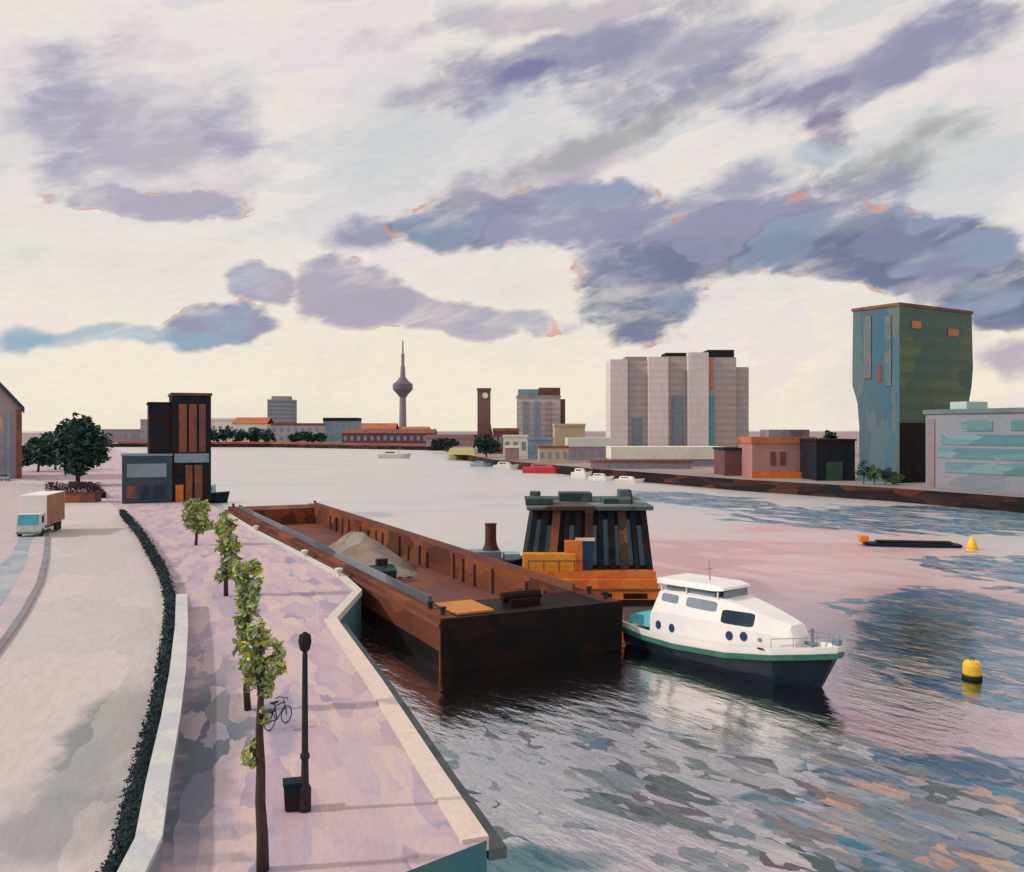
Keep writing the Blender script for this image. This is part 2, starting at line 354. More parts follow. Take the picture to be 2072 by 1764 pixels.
qedge = [(-4.4, -120), (-4.4, 22.6), (-3.0, 24.0)] + [at(*p, QZ) for p in [(985, 1700), (890, 1560), (770, 1378), (690, 1268), (680, 1253), (731, 1196), (700, 1168), (630, 1131), (523, 1076), (465, 1041), (425, 1021)]] + [(-62, 176), (-142, 348), (-263, 584), (-420, 760), (-420, 790)]
land = qedge + [(-1500, 900), (-1500, -120)]
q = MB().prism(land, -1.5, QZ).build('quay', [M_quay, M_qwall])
for p in q.data.polygons:
    if abs(p.normal.z) < .5: p.material_index = 1
q['kind'] = 'structure'
def offset(pts, d):
    out = []
    for i, p in enumerate(pts):
        a = Vector(pts[max(0, i - 1)]).to_2d(); b = Vector(pts[min(len(pts) - 1, i + 1)]).to_2d(); tt = (b - a).normalized()
        out.append((p[0] + tt.y * d, p[1] - tt.x * d))
    return out
def ribbon(mb, pts, d0, d1, z0, z1):
    A, B = offset(pts, d0), offset(pts, d1)
    return mb.loft([[(*a, z0), (*b, z0), (*b, z1), (*a, z1)] for a, b in zip(A, B)])
# coping: peach stone edge of the quay, dark timber wale below it
M_cope = paint('peach coping stone', [(.62, .48, .42), (.66, .55, .48), (.58, .52, .50)], .8)
M_wale = paint('green timber wale', [(.05, .085, .09), (.09, .12, .12), (.12, .14, .14)], 1)
near_edge = qedge[3:8]
ce = ribbon(MB(), near_edge, -.75, .06, QZ - .3, QZ + .12).build('coping', M_cope); tag(ce, kind='structure')
far_edge = qedge[7:13]
ce2 = ribbon(MB(), far_edge, -.55, .06, QZ - .3, QZ + .12).build('coping', paint('pale edge stone', [(.52, .52, .46), (.58, .56, .50), (.48, .50, .46)], 1)); tag(ce2, kind='structure')
wl = ribbon(MB(), near_edge, .066, .62, QZ - .62, QZ - .28).build('timber_fender', M_wale); tag(wl, 'long dark green timber fender along the near quay edge', 'fender')
# road behind the flood wall
wall_px = [(265, 1764), (288, 1640), (320, 1500), (338, 1400), (350, 1300), (353, 1230), (336, 1170), (290, 1090), (250, 1043), (222, 1016), (195, 993)]
wl_pts = [(-7.2, -20), (-7.4, 8)] + [at(*p, QZ) for p in wall_px]
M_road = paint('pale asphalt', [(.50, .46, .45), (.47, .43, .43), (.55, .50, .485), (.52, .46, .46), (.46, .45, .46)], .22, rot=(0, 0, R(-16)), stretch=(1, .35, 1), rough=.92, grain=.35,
    stains_shade=[(-15.9, 35, 1.7, 6.5, 14, (.20, .225, .24), .9), (-13.6, 27.0, 2.0, 3.0, 8, (.15, .18, .215), .95), (-15.2, 31.5, 1.0, 3.6, 12, (.25, .27, .28), .8), (-23.5, 62, .7, 6, 14, (.36, .36, .37), .4)])
road = wl_pts + [(-95, 190), (-160, 260), (-400, 300), (-400, -20)]
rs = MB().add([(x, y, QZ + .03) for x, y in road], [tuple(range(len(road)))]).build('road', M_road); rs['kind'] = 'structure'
kerb = [at(*p, QZ + .1) for p in [(130, 985), (108, 1045), (100, 1085), (97, 1130), (86, 1180), (56, 1238), (20, 1292), (-40, 1370)]] + [(-45, 20), (-60, -20)]
M_pave = paint('pink grey paving', [(.42, .36, .39), (.50, .42, .42), (.46, .40, .43), (.38, .38, .44)], .3, rough=.9)
pvp = kerb + [(-390, -19), (-390, 200), (-160, 240)]
pv = MB().prism(pvp, QZ - .1, QZ + .15).build('pavement', M_pave); pv['kind'] = 'structure'
kb = ribbon(MB(), kerb, 0.003, .42, QZ - .05, QZ + .19).build('kerb', paint('dark kerb stone', [(.17, .17, .19), (.24, .22, .23), (.20, .24, .29)], .5)); kb['kind'] = 'structure'
cyc = [at(*p, QZ + .16) for p in [(84, 1060), (62, 1100), (48, 1150), (22, 1195), (-40, 1290), (-120, 1290), (-40, 1180), (24, 1120), (52, 1060)]]
cy = MB().add([(x, y, QZ + .156) for x, y in cyc], [tuple(range(len(cyc)))]).build('cycle_path', paint('blue grey cycle path', [(.24, .30, .36), (.32, .36, .42), (.40, .42, .46)], .4)); cy['kind'] = 'structure'
# flood wall with pale coping, then the long hedge
fw = thing('flood_wall', 'low white topped wall curving along the promenade beside the dark hedge', 'wall')
seg = wl_pts[:8]
ribbon(MB(), seg, .16, .74, QZ - .2, QZ + .75).build('wall', paint('grey wall render', [(.22, .24, .28), (.28, .30, .33)], .8), fw)
ribbon(MB(), seg, .10, .80, QZ + .753, QZ + .92).build('coping', M_stone, fw)
def hedge(pts, label, h=.8, w=.42):
    r = thing('hedge', label, 'hedge', group='dark hedges beside the road')
    mb = MB(); dense = []
    for a, b in zip(pts[:-1], pts[1:]):
        a, b = Vector(a), Vector(b); n = max(1, int((b - a).length / 1.0))
        dense += [tuple(a.lerp(b, k / n)) for k in range(n)]
    dense.append(pts[-1])
    A, B, C = offset(dense, -w), offset(dense, .08), offset(dense, -w * .5)
    rings = []
    for a, b, c in zip(A, B, C):
        j = lambda: random.uniform(-.07, .07)
        rings.append([(a[0], a[1], QZ + .02), (a[0] + j(), a[1] + j(), QZ + h * .8 + j()), (c[0], c[1], QZ + h + j()), (b[0], b[1], QZ + h * .9 + j()), (b[0], b[1], QZ + .02)])
    mb.loft(rings).build('branches', paint('hedge core', [(.008, .018, .022), (.012, .025, .03)], spec=.12, scale=1), r)
    lf = MB()
    for a, b in zip(A, B):
        far = max(.6, min(3, a[1] / 45)); n = int(105 / far)
        for _ in range(n):
            k = random.random(); x = a[0] + (b[0] - a[0]) * k; y = a[1] + (b[1] - a[1]) * k + random.uniform(-.5, .5)
            side = random.random() < .45
            z = QZ + (random.uniform(.1, h) if side else h * 1.02 + random.uniform(-.10, .07))
            if side: x, y = a[0] + random.uniform(-.06, .1), a[1] + random.uniform(-.5, .5)
            lf.leaves((x, y, z), (.02, .02, .02), 1, .085 * far ** .5)
    lf.build('foliage', M_hedge, r, fix=False)
    return r
hedge([(-7.4, 8)] + wl_pts[2:11], 'long dark teal hedge between the road and white topped wall')
hedge([at(214, 1008, QZ), at(186, 986, QZ), (-92, 186)], 'short dark hedge past the gap beside the planter', 1.0, .8)

# ------------------------------------------------------------------ vegetation
def limb_tree(name, label, X, Y, z0, H, crowns, leafmat, n, size, cat='tree', tr=.14, group=None, lean=(0, 0), trunkmat=None):
    """crowns: (dx, dy, dz, rx, ry, rz) relative to the base"""
    r = thing(name, label, cat, (X, Y, z0), 0, group)
    tb = MB(); k = 7
    pts = [(lean[0] * i / k + random.uniform(-.25, .25) * tr, lean[1] * i / k, H * i / k * .93) for i in range(k + 1)]
    tb.tube(pts, [tr * (1 - .75 * i / k) + .01 for i in range(k + 1)], 8)
    for c in crowns:
        z = max(.25 * H, c[2] - c[5] * .6); f = min(1, z / (H * .93))
        p = Vector((lean[0] * f, lean[1] * f, z)); e = Vector(c[:3]) + Vector((0, 0, c[5] * .3))
        tb.tube([p, p.lerp(e, .5) + Vector((0, 0, .05)), e], [tr * .45, tr * .3, tr * .1], 5)
    tb.build('trunk', trunkmat or M_bark, r, smooth=True)
    lf = MB(); vol = sum(c[3] * c[4] * c[5] for c in crowns)
    for c in crowns:
        m = max(12, int(n * c[3] * c[4] * c[5] / vol))
        for _ in range(max(2, m // 14)):              # clumps of leaves with gaps between them
            d = Vector((random.gauss(0, 1), random.gauss(0, 1), random.gauss(0, 1))).normalized() * random.random() ** .45
            q = (c[0] + d.x * c[3] * .85, c[1] + d.y * c[4] * .85, c[2] + d.z * c[5] * .88)
            s = random.uniform(.22, .42); rr = (c[3] * s + size * .3, c[4] * s + size * .3, c[5] * s * .8 + size * .3)
            lf.leaves(q, rr, 14, size)
    lf.build('crown', leafmat, r, fix=False)
    return r
YT = 'young slender trees along the promenade'
# nearest tree: trunk foot just below the frame
X0, Y0 = xa(530, 24.2), 24.2
def cz(py, Y): return za(py, Y) - QZ
limb_tree('street_tree', 'tall dark trunked young tree nearest the viewer, sparse side tufts', X0, Y0, QZ, cz(1235, Y0),
          [(-.12, 0, cz(1290, Y0), .34, .3, .75), (-.25, .05, cz(1350, Y0), .34, .3, .55), (.42, 0, cz(1330, Y0), .33, .28, .46), (.05, .05, cz(1385, Y0), .26, .25, .5),
           (-.30, 0, cz(1520, Y0), .28, .25, .45), (0, 0, cz(1440, Y0), .18, .18, .4)], M_leafyoung, 1000, .13, tr=.17, group=YT, lean=(-.10, 0))
Y1 = 38; X1 = xa(500, Y1)
limb_tree('street_tree', 'yellow topped columnar young tree rising behind the nearest tree', X1, Y1, QZ, cz(1125, Y1),
          [(0, 0, cz(1165, Y1), .58, .5, .9), (.02, 0, cz(1225, Y1), .62, .5, 1.1), (-.1, 0, cz(1290, Y1), .56, .5, 1.0), (.1, 0, cz(1340, Y1), .5, .5, .7)], M_leafyoung, 1000, .20, tr=.15, group=YT)
Y2 = 64; X2 = xa(458, Y2)
limb_tree('street_tree', 'sage green young tree third along the promenade beside the barge', X2, Y2, QZ, cz(1035, Y2),
          [(0, 0, cz(1065, Y2), .75, .7, 1.3), (.1, 0, cz(1115, Y2), .85, .75, 1.5), (-.05, 0, cz(1155, Y2), .8, .7, .9)], M_leafyoung, 650, .28, tr=.17, group=YT)
Y3 = 92; X3 = xa(397, Y3)
limb_tree('street_tree', 'small olive green young tree standing before the dark quay tower', X3, Y3, QZ, cz(1012, Y3),
          [(-.1, 0, cz(1035, Y3), 1.35, 1.1, 1.3), (.2, 0, cz(1060, Y3), 1.4, 1.1, 1.0)], M_leafyoung, 600, .40, tr=.16, group=YT)
# trees at the far end of the road
bt = limb_tree('broadleaf_tree', 'large dark round tree behind the maroon planter', xa(158, 190), 190, QZ, 14.5,
          [(0, 0, 11, 4.6, 4.5, 4.2), (-2.5, 0, 8.5, 4.4, 4, 3.6), (-6.2, 0, 6.6, 4.2, 4, 3.0), (3.0, 0, 8, 4.2, 4, 3.8), (.5, -2, 6, 4.6, 4, 3.2), (1.2, -2, 3.9, 3.4, 3, 2.2)], M_leafdark, 4600, .72, tr=.5)
for px, Y, H, lab in [(78, 250, 10, 'dark tree by the gabled house'), (112, 262, 11.5, 'dark tree between gabled house and large round tree')]:
    limb_tree('broadleaf_tree', lab, xa(px, Y), Y, QZ, H, [(0, 0, H * .62, 5, 4, H * .33), (2.5, 0, H * .5, 4, 3, H * .3), (-2, 0, H * .45, 4, 3, H * .3)], M_leafdark, 1500, .95, tr=.35)
# planter with copper shrubs at the end of the road
px0, Yp = xa(100, 146), 146
pl = thing('planter', 'red brick planter with maroon shrubs at the end of the road', 'planter', (xa(152, Yp), Yp, QZ), R(6))
MB().box(-4.2, 3.6, -1.6, 1.6, 0, 1.5).build('brick_box', paint('red planter brick', [(.22, .06, .035), (.34, .11, .06), (.16, .05, .05)], .8), pl, bevel=.05)
MB().box(-4.3, 3.7, -1.7, 1.7, 1.503, 1.68).build('rim', M_maroon, pl)
lf = MB()
for k in range(11): lf.leaves((-3.9 + k * .74, random.uniform(-.5, .5), 2.3 + random.uniform(-.2, .4)), (.9, 1.1, .9), 80, .22)
lf.build('shrubs', paint('maroon leaves', [(.035, .015, .025), (.06, .025, .035), (.09, .03, .04), (.03, .025, .05)], .6, island=True, bump=0), pl, fix=False)

# ------------------------------------------------------------------ barge
u = Vector((-.44, .898)).normalized(); PB = Vector((-4.4, 54.8)); BL_, BW, BR = 86.0, 13.1, 3.3
ang = math.atan2(u.y, u.x)
bg = thing('barge', 'long rust red cargo barge with open hold moored at the quay', 'barge', (PB.x, PB.y, 0), ang)
# local x runs along the barge to its far end, local y = -width side
def hull_ring(x, z, inset=0): return [(x, -inset, z), (x, -BW + inset, z)]
hb = MB()
outer = [(-.15, 1.4), (0, BR), (BL_, BR), (BL_ - 1, 1.2)]
# two long sides with side decks, floor, far end
for y0, y1 in ((0, -1.15), (-BW + 1.15, -BW)):
    hb.side([(.02, -.4), (.02, BR), (BL_ - .4, BR + .25), (BL_ - 2.2, -.4)], y0, y1)
hb.build('hull', M_rust, bg)
MB().box(4.6, BL_ - 4.2, -BW + 1.153, -1.153, -.3, .9).build('hold_floor', M_rust2, bg)
MB().side([(BL_ - 4.2, -.3), (BL_ - 4.2, BR - .1), (BL_ - .45, BR + .15), (BL_ - 2.3, -.3)], -1.153, -BW + 1.153).build('far_deck', M_rust, bg)
MB().side([(.25, -.3), (.1, BR - .004), (4.6, BR - .004), (4.6, -.3)], -1.153, -BW + 1.153).build('near_deck', M_black, bg)
MB().side([(-.12, -.5), (-.3, BR + .03), (-.004, BR + .03), (-.004, -.5)], .02, -BW - .02).build('end_plate', M_black, bg)
for nm, y0, y1 in (('coaming', -.92, -1.15), ('coaming', -BW + .92, -BW + 1.15)):
    MB().side([(4.5, BR + .004), (4.5, BR + .55), (BL_ - 4.2, BR + .75), (BL_ - 4.2, BR + .2)], y0, y1).build(nm, M_rust2 if y0 < -5 else paint('slate coaming', [(.05, .06, .075), (.10, .12, .15), (.20, .22, .25)], .4, stretch=(.2, 1, 1)), bg)
rb = MB()
for k in range(24):
    x = 6.2 + k * 3.0
    x += random.uniform(-.7, .7)
    if k % 5 == 3: continue
    MB().box(x, x + random.uniform(.2, .5), -BW + 1.156, -BW + 1.38, .9, BR + random.uniform(-.9, .1)).build('frame_rib', M_rust2 if k % 3 else M_rust, bg)
MB().box(.5, 4.2, -3.9, -1.3, BR + .002, BR + .16).build('hatch_plate', paint('ochre hatch plate', [(.46, .18, .04), (.54, .23, .06), (.40, .14, .04)], .5), bg, bevel=.03)
for x in (1.0, 3.2, BL_ - 2):
    for y in (-.55, -BW + .55):
        MB().lathe([(.16, 0), (.16, .34), (.24, .36), (.24, .46), (.02, .5)], 10, (x, y, BR + .06 if x < 10 else BR + .3)).build('bollard', M_iron, bg)
wn = MB().box(1.2, 2.6, -7.6, -5.4, BR + .003, BR + .5).tube([(1.9, -7.9, BR + .6), (1.9, -5.1, BR + .6)], .32, 10).build('winch', M_black, bg)
MB().side([(.3, -.42), (.3, 1.25), (BL_ - 1.6, 1.25), (BL_ - 2.2, -.42)], .003, .03).build('boot_strake', M_black, bg)
MB().side([(.0, 2.75), (.0, 3.0), (BL_ - .5, 3.05), (BL_ - .5, 2.8)], .003, .14).build('rubbing_strake', M_rust2, bg)
# cargo: sand heap and a green grab resting beside it
hm = MB(); rings = []
for i in range(17):
    x = -9 + 18 * i / 16; e = max(0, 1 - (x / 9.2) ** 2); ring = []
    for j in range(13):
        s = -1 + 2 * j / 12
        ring.append((x + random.uniform(-.2, .2), s * 4.7 * (.45 + .55 * e ** .5), .92 + 3.5 * e ** .9 * max(0, 1 - abs(s)) ** .85 + random.uniform(-.16, .16) * (abs(s) < 1)))
    rings.append(ring)
hm.loft(rings, cap=False, close=False)
c0 = PB + u * 38 + Vector((u.y, -u.x)) * 6.0
tag(hm.build('sand_heap', paint('damp sand', [(.17, .125, .10), (.23, .18, .14), (.28, .25, .23), (.15, .11, .085)], .6), None, smooth=True), 'grey brown heap of sand lying in the barge hold', 'sand').location = (c0.x, c0.y, 0)
bpy.data.objects['sand_heap'].rotation_euler = (0, 0, ang)
c1 = PB + u * 28.0 + Vector((u.y, -u.x)) * 5.2
gb = thing('grab_bucket', 'dark green steel grab resting beside the sand heap in the hold', 'grab bucket', (c1.x, c1.y, .92), ang)
for s in (-1, 1):
    MB().side([(0, 0), (s * .9, .25), (s * 1.15, 1.1), (s * .25, 1.5), (s * .04, .9)], -1.1, 1.1).build('jaw', paint('dark green steel', [(.02, .05, .05), (.03, .08, .07)], 1), gb)
MB().box(-.3, .3, -.5, .5, 1.52, 2.1).build('head_block', M_iron, gb)
for s in (-1, 1): MB().tube([(s * .85, 0, 1.05), (s * .2, 0, 1.9)], .07, 6).build('arm', M_iron, gb)

# ------------------------------------------------------------------ orange pusher tug
TX0, TX1, TY = .8, 12.4, 75.0
tg = thing('pusher_tug', 'orange hulled work tug with tall dark deckhouse beside the barge', 'tug', ((TX0 + TX1) / 2, TY, 0))
hw = (TX1 - TX0) / 2; TD = 15
hl = MB()
def trg(y, w, z0, z1, n=0): return [(-w, y, z0), (w, y, z0), (w, y, z1), (-w, y, z1)]
hl.loft([trg(.5, hw * .9, -.4, .9), trg(.0, hw * .97, -.2, 1.5), trg(1.2, hw, -.4, 1.5), trg(TD - 3, hw, -.4, 1.6), trg(TD, hw * .7, -.2, 1.9)])
hl.build('hull', paint('dark tug hull', [(.02, .022, .022), (.05, .03, .02), (.03, .04, .04)], spec=.12, scale=.6), tg)
MB().box(-hw * .98, hw * .99, -.12, .14, .62, 2.35).build('bulwark', M_orange, tg, bevel=.05)
MB().box(-hw - .02, hw + .12, -.22, -.125, 1.35, 1.55).build('rubbing_strake', paint('dark rust strake', [(.12, .04, .02), (.2, .07, .03)], 1), tg)
MB().box(-hw * .96, hw * .96, .145, TD - 2, 1.61, 2.95).build('deck_step', M_orange, tg)
MB().box(-hw + .15, -hw + 4.6, .35, 1.3, 2.953, 4.45).build('engine_casing', paint('bright orange casing', [(.68, .24, .03), (.72, .32, .04), (.64, .18, .03)], .7), tg, bevel=.06)
MB().box(-hw + 3.7, -hw + 5.2, .55, 1.35, 2.956, 5.5).build('companionway', M_orange, tg, bevel=.05)
for x in (-hw + 5.6, -hw + 8.6):
    MB().box(x, x + 2.0, -.20, -.125, .72, 1.15).build('freeing_port', M_black, tg)
# deckhouse, tapering upward
DZ0, DZ1 = 2.96, 8.05
dh = MB().loft([[(-hw + .25, 1.5, DZ0), (hw - .35, 1.5, DZ0), (hw - .35, TD - 3, DZ0), (-hw + .25, TD - 3, DZ0)],
                [(-hw + 1.05, 1.9, DZ1), (hw - .95, 1.9, DZ1), (hw - .95, TD - 3.4, DZ1), (-hw + 1.05, TD - 3.4, DZ1)]])
dh.build('deckhouse', M_dark, tg)
def lean_x(f, z):                                     # a point across the tapering front
    k = (z - DZ0) / (DZ1 - DZ0)
    return (-hw + .25 + .8 * k) * (1 - f) + (hw - .35 - .6 * k) * f, 1.5 + .4 * k
M_bar = [M_dark, paint('rust streaked post', [(.05, .03, .03), (.26, .10, .05), (.03, .025, .03), (.14, .05, .03)], .6), M_dark, M_dark]
for i in range(11):
    f = .02 + .96 * i / 10; w = .20 + .07 * (i % 3)
    xa0, ya0 = lean_x(f, DZ0 + .05); xb0, yb0 = lean_x(f, DZ1 - .05)
    MB().loft([[(xa0 - w, ya0 - .32, DZ0 + .01), (xa0 + w, ya0 - .32, DZ0 + .01), (xa0 + w, ya0 - .02, DZ0 + .01), (xa0 - w, ya0 - .02, DZ0 + .01)],
               [(xb0 - w, yb0 - .32, DZ1 - .01), (xb0 + w, yb0 - .32, DZ1 - .01), (xb0 + w, yb0 - .02, DZ1 - .01), (xb0 - w, yb0 - .02, DZ1 - .01)]]).build('post', M_bar[1] if i in (2, 5, 8) else M_dark, tg)
for i in (0, 1, 3, 5, 6, 7, 8, 9):
    f0, f1 = .02 + .96 * (i + .28) / 10, .02 + .96 * (i + .72) / 10; z0 = 4.0 if i < 5 else 3.3; z1 = 7.2 - .5 * (i % 2)
    (a, ya), (b, _), (c, yc), (d, _) = lean_x(f0, z0), lean_x(f1, z0), lean_x(f1, z1), lean_x(f0, z1)
    MB().loft([[(a, ya - .06, z0), (b, ya - .06, z0), (b, ya + .1, z0), (a, ya + .1, z0)], [(d, yc - .06, z1), (c, yc - .06, z1), (c, yc + .1, z1), (d, yc + .1, z1)]]).build('window', paint('tug window blue', [(.03, .07, .11), (.06, .13, .18), (.04, .09, .15)], .8, rough=.2), tg)
xd, yd = lean_x(.46, 3.6)
MB().box(xd - .55, xd + .75, yd - .42, yd - .33, 2.98, 5.4).build('door', paint('blue door paint', [(.015, .05, .12), (.02, .07, .15)], .8), tg)
MB().box(xd - .7, xd + .95, yd - .55, yd - .2, 5.43, 5.68).build('door_canopy', M_cream, tg)
rf = MB().loft([[(-hw + .5, .9, 8.06), (hw - .35, .9, 8.06), (hw - .35, TD - 2.4, 8.06), (-hw + .5, TD - 2.4, 8.06)], [(-hw + .4, .8, 8.4), (hw - .3, .8, 8.4), (hw - .3, TD - 2.3, 8.4), (-hw + .4, TD - 2.3, 8.4)]])
rf = rf.build('roof', paint('weathered green roof', [(.03, .05, .05), (.07, .12, .11), (.19, .25, .25), (.03, .04, .045), (.10, .045, .03), (.05, .08, .08)], .4, stretch=(.5, 1, 1)), tg)
for (x, y, w, d, h) in [(-4.2, 4, 2.4, 3, .55), (-.8, 7, 3.0, 2.2, .8), (2.8, 5, 2.6, 3, .45), (4.0, 9, 1.2, 1.6, .9), (-4.4, 9.5, 1.0, 1.4, .7)]:
    MB().box(x - w / 2, x + w / 2, y - d / 2, y + d / 2, 8.403, 8.4 + h).build('roof_locker', paint('dark green roof box', [(.015, .03, .032), (.04, .07, .07), (.12, .16, .17)], .7), tg, bevel=.08)
MB().tube([(3.9, 3.2, 8.4), (3.9, 3.2, 9.4)], .06).build('mast', M_iron, tg)
# small workboat with a funnel behind the barge
wb = thing('workboat', 'small dark blue workboat with maroon funnel behind the barge rim', 'boat', (xa(985, 90), 90, 0), R(8))
MB().loft([[(-4.2, -1.4, -.3), (-4.2, 1.4, -.3), (-4.4, 1.6, 1.6), (-4.4, -1.6, 1.6)], [(2, -1.5, -.3), (2, 1.5, -.3), (2, 1.7, 1.7), (2, -1.7, 1.7)], [(4.0, -.2, -.2), (4.0, .2, -.2), (4.6, .3, 2.2), (4.6, -.3, 2.2)]]).build('hull', M_navy, wb)
MB().box(-3, 1.4, -1.1, 1.1, 1.65, 2.75).build('cabin', M_bluew, wb, bevel=.08)
MB().lathe([(.9, 0), (.66, .5), (.58, .9), (.56, 2.5), (.62, 2.55), (.62, 2.7), (.1, 2.72)], 14, (0.4, 0, 2.752)).build('funnel', paint('maroon funnel', [(.05, .02, .025), (.09, .03, .03), (.035, .02, .03)], 1), wb, smooth=False)
MB().box(1.7, 3.3, -.9, .9, 1.75, 2.5).build('locker', paint('pale cyan locker', [(.35, .55, .60), (.45, .62, .66)], 1), wb, bevel=.1)

# ------------------------------------------------------------------ white motor launch
WB = Vector((9.0, 62.7)); hd = Vector((.627, -.778)); wang = math.atan2(hd.y, hd.x)
wv = thing('motor_launch', 'white cabin motor launch with navy hull moored by the barge end', 'motor boat', (WB.x, WB.y, 0), wang)
ST = [(0, 1.75, 1.25, 1.5), (2, 2.05, 1.10, 1.85), (5, 2.2, 1.05, 2.05), (9, 2.15, 1.25, 2.0), (12, 1.65, 1.6, 1.35), (14.2, .85, 1.95, .5), (15.3, .28, 2.15, .08)]   # x, half beam at sheer, sheer z, half beam at water
def sheer(x):
    for a, b in zip(ST[:-1], ST[1:]):
        if x <= b[0]:
            k = (x - a[0]) / (b[0] - a[0]); return a[1] + (b[1] - a[1]) * k, a[2] + (b[2] - a[2]) * k
    return ST[-1][1], ST[-1][2]
rings = []
for (x, hb_, zs, hwl) in ST:
    rk = x - (0 if x < 13 else (x - 13) * .55)          # raked stem
    rings.append([(x, hb_, zs), (rk + (x - rk) * .3, hwl + (hb_ - hwl) * .35, .35), (rk, hwl * .8, -.35), (rk, 0, -.6), (rk, -hwl * .8, -.35), (rk + (x - rk) * .3, -hwl - (hb_ - hwl) * .35, .35), (x, -hb_, zs)])
MB().loft(rings).build('hull', M_navy, wv, smooth=False)
xs = [0, 1, 2, 3.5, 5, 7, 9, 10.5, 12, 13.2, 14.2, 15.3]
def band(z0, z1, out0, out1, thick, mat, nm, x_from=0):
    rings = []
    X_ = [x for x in xs if x >= x_from]
    pl_ = []
    for sgn in (1, -1):
        seq = X_ if sgn == 1 else X_[::-1]
        for x in seq: pl_.append((x, sgn))
    rr = []
    for x, sgn in pl_:
        h, z = sheer(x); zz = z
        rr.append([(x + (.12 if x > 15 else 0), sgn * (h + out0), zz + z0), (x + (.25 if x > 15 else 0), sgn * (h + out1), zz + z1), (x, sgn * max(.02, h + out1 - thick), zz + z1), (x, sgn * max(.02, h + out0 - thick), zz + z0)])
    return MB().loft(rr).build(nm, mat, wv)
band(-.22, .10, .07, .09, .2, M_green, 'rubbing_strake')
band(.103, .50, .02, .10, .14, M_white, 'bulwark')
dk = [(x, sheer(x)[0] - .06, sheer(x)[1] + .13) for x in xs]
MB().loft([[(x, h, z), (x, -h, z), (x, -h, z - .06), (x, h, z - .06)] for x, h, z in dk]).build('deck', M_white, wv)
HS = [(2.5, 1.72, 1.62, 2.75), (3.2, 1.86, 1.5, 4.3), (5, 1.95, 1.5, 4.4), (8.3, 1.9, 1.48, 4.4), (9.0, 1.84, 1.42, 4.27), (10.8, 1.55, 1.18, 3.88), (12.7, 1.02, .76, 3.4), (13.1, .9, .6, 2.75)]
def hsec(x):
    for a, b in zip(HS[:-1], HS[1:]):
        if x <= b[0]:
            k = (x - a[0]) / (b[0] - a[0]); return [p + (q - p) * k for p, q in zip(a, b)]
    return HS[-1]
rings = []
for x, wb_, wt, zt in HS:
    zb = sheer(x)[1] + .14; zm = zb + (zt - zb) * .55
    rings.append([(x, -wb_, zb), (x, wb_, zb), (x, wb_ * .98, zm), (x, wt, zt - .12), (x, wt - .2, zt), (x, -wt + .2, zt), (x, -wt, zt - .12), (x, -wb_ * .98, zm)])
MB().loft(rings).build('cabin', M_white, wv)
def side_y(x, z):
    x_, wb_, wt, zt = hsec(x); zb = sheer(x)[1] + .14; zm = zb + (zt - zb) * .55
    if z < zm: return wb_ * (1 - .02 * (z - zb) / (zm - zb))
    return wb_ * .98 + (wt - wb_ * .98) * (z - zm) / (zt - .12 - zm)
def pane(x0, x1, z0, z1, mat, nm, sgn=-1, th=.035, round_=0.25):
    n = 12; A, B = [], []
    cx_, cz_, rx, rz = (x0 + x1) / 2, (z0 + z1) / 2, (x1 - x0) / 2, (z1 - z0) / 2
    for k in range(n * 2):
        a = math.pi * k / n; e = 2 / (2 + 6 * (1 - round_)) if round_ < 1 else 1
        ca, sa = math.cos(a), math.sin(a)
        x = cx_ + rx * math.copysign(abs(ca) ** e, ca); z = cz_ + rz * math.copysign(abs(sa) ** e, sa)
        y = side_y(x, z); A.append((x, sgn * (y - .05), z)); B.append((x, sgn * (y + th), z))
    return MB().loft([A, B]).build(nm, mat, wv)
for s in (-1, 1):
    pane(8.45, 10.6, 3.05, 3.85, M_glass, 'wheelhouse_window', s)
    for x, z in ((3.4, 2.05), (4.6, 2.05), (9.1, 2.35), (10.05, 2.45)):
        pane(x - .24, x + .24, z - .28, z + .28, paint('porthole glass', [(.02, .05, .12), (.03, .07, .16)], 2, rough=.15, bump=0), 'porthole', s, round_=1)
    pane(10.95, 11.2, 2.28, 2.52, M_slate, 'vent', s, round_=1)
    pane(3.5, 4.9, 3.65, 4.17, M_slate, 'saloon_window', s); pane(5.6, 8.0, 3.6, 4.2, M_slate, 'saloon_window', s)
    MB().box(11.2, 11.6, s * (sheer(11.4)[0] + .12) - .03, s * (sheer(11.4)[0] + .12) + .03, 1.95, 2.05).build('cleat', M_iron, wv)
MB().loft([[(3.0, -1.6, 4.72), (3.0, 1.6, 4.72), (3.0, 1.5, 5.1), (3.0, -1.5, 5.1)], [(7.6, -1.62, 4.82), (7.6, 1.62, 4.82), (7.6, 1.45, 5.2), (7.6, -1.45, 5.2)], [(8.4, -1.5, 4.92), (8.4, 1.5, 4.92), (8.3, 1.3, 5.08), (8.3, -1.3, 5.08)]]).build('roof_canopy', M_white, wv, bevel=.06)
for x in (3.3, 5.4, 7.9):
    for y in (-1.38, 1.38): MB().tube([(x, y, 4.25), (x, y, 4.86)], .06, 6).build('canopy_post', M_white, wv)
MB().box(3.6, 7.6, -1.25, 1.25, 4.41, 4.68).build('canopy_glazing', M_slate, wv)
MB().box(8.2, 8.24, -1.2, 1.2, 4.38, 4.84).build('windscreen', M_slate, wv)
MB().loft([[(.35, -1.6, 1.7), (.35, 1.6, 1.7), (.35, 1.3, 2.2), (.35, -1.3, 2.2)], [(2.4, -1.7, 1.7), (2.4, 1.7, 1.7), (2.4, 1.3, 2.65), (2.4, -1.3, 2.65)]]).build('stern_cover', M_teal, wv)
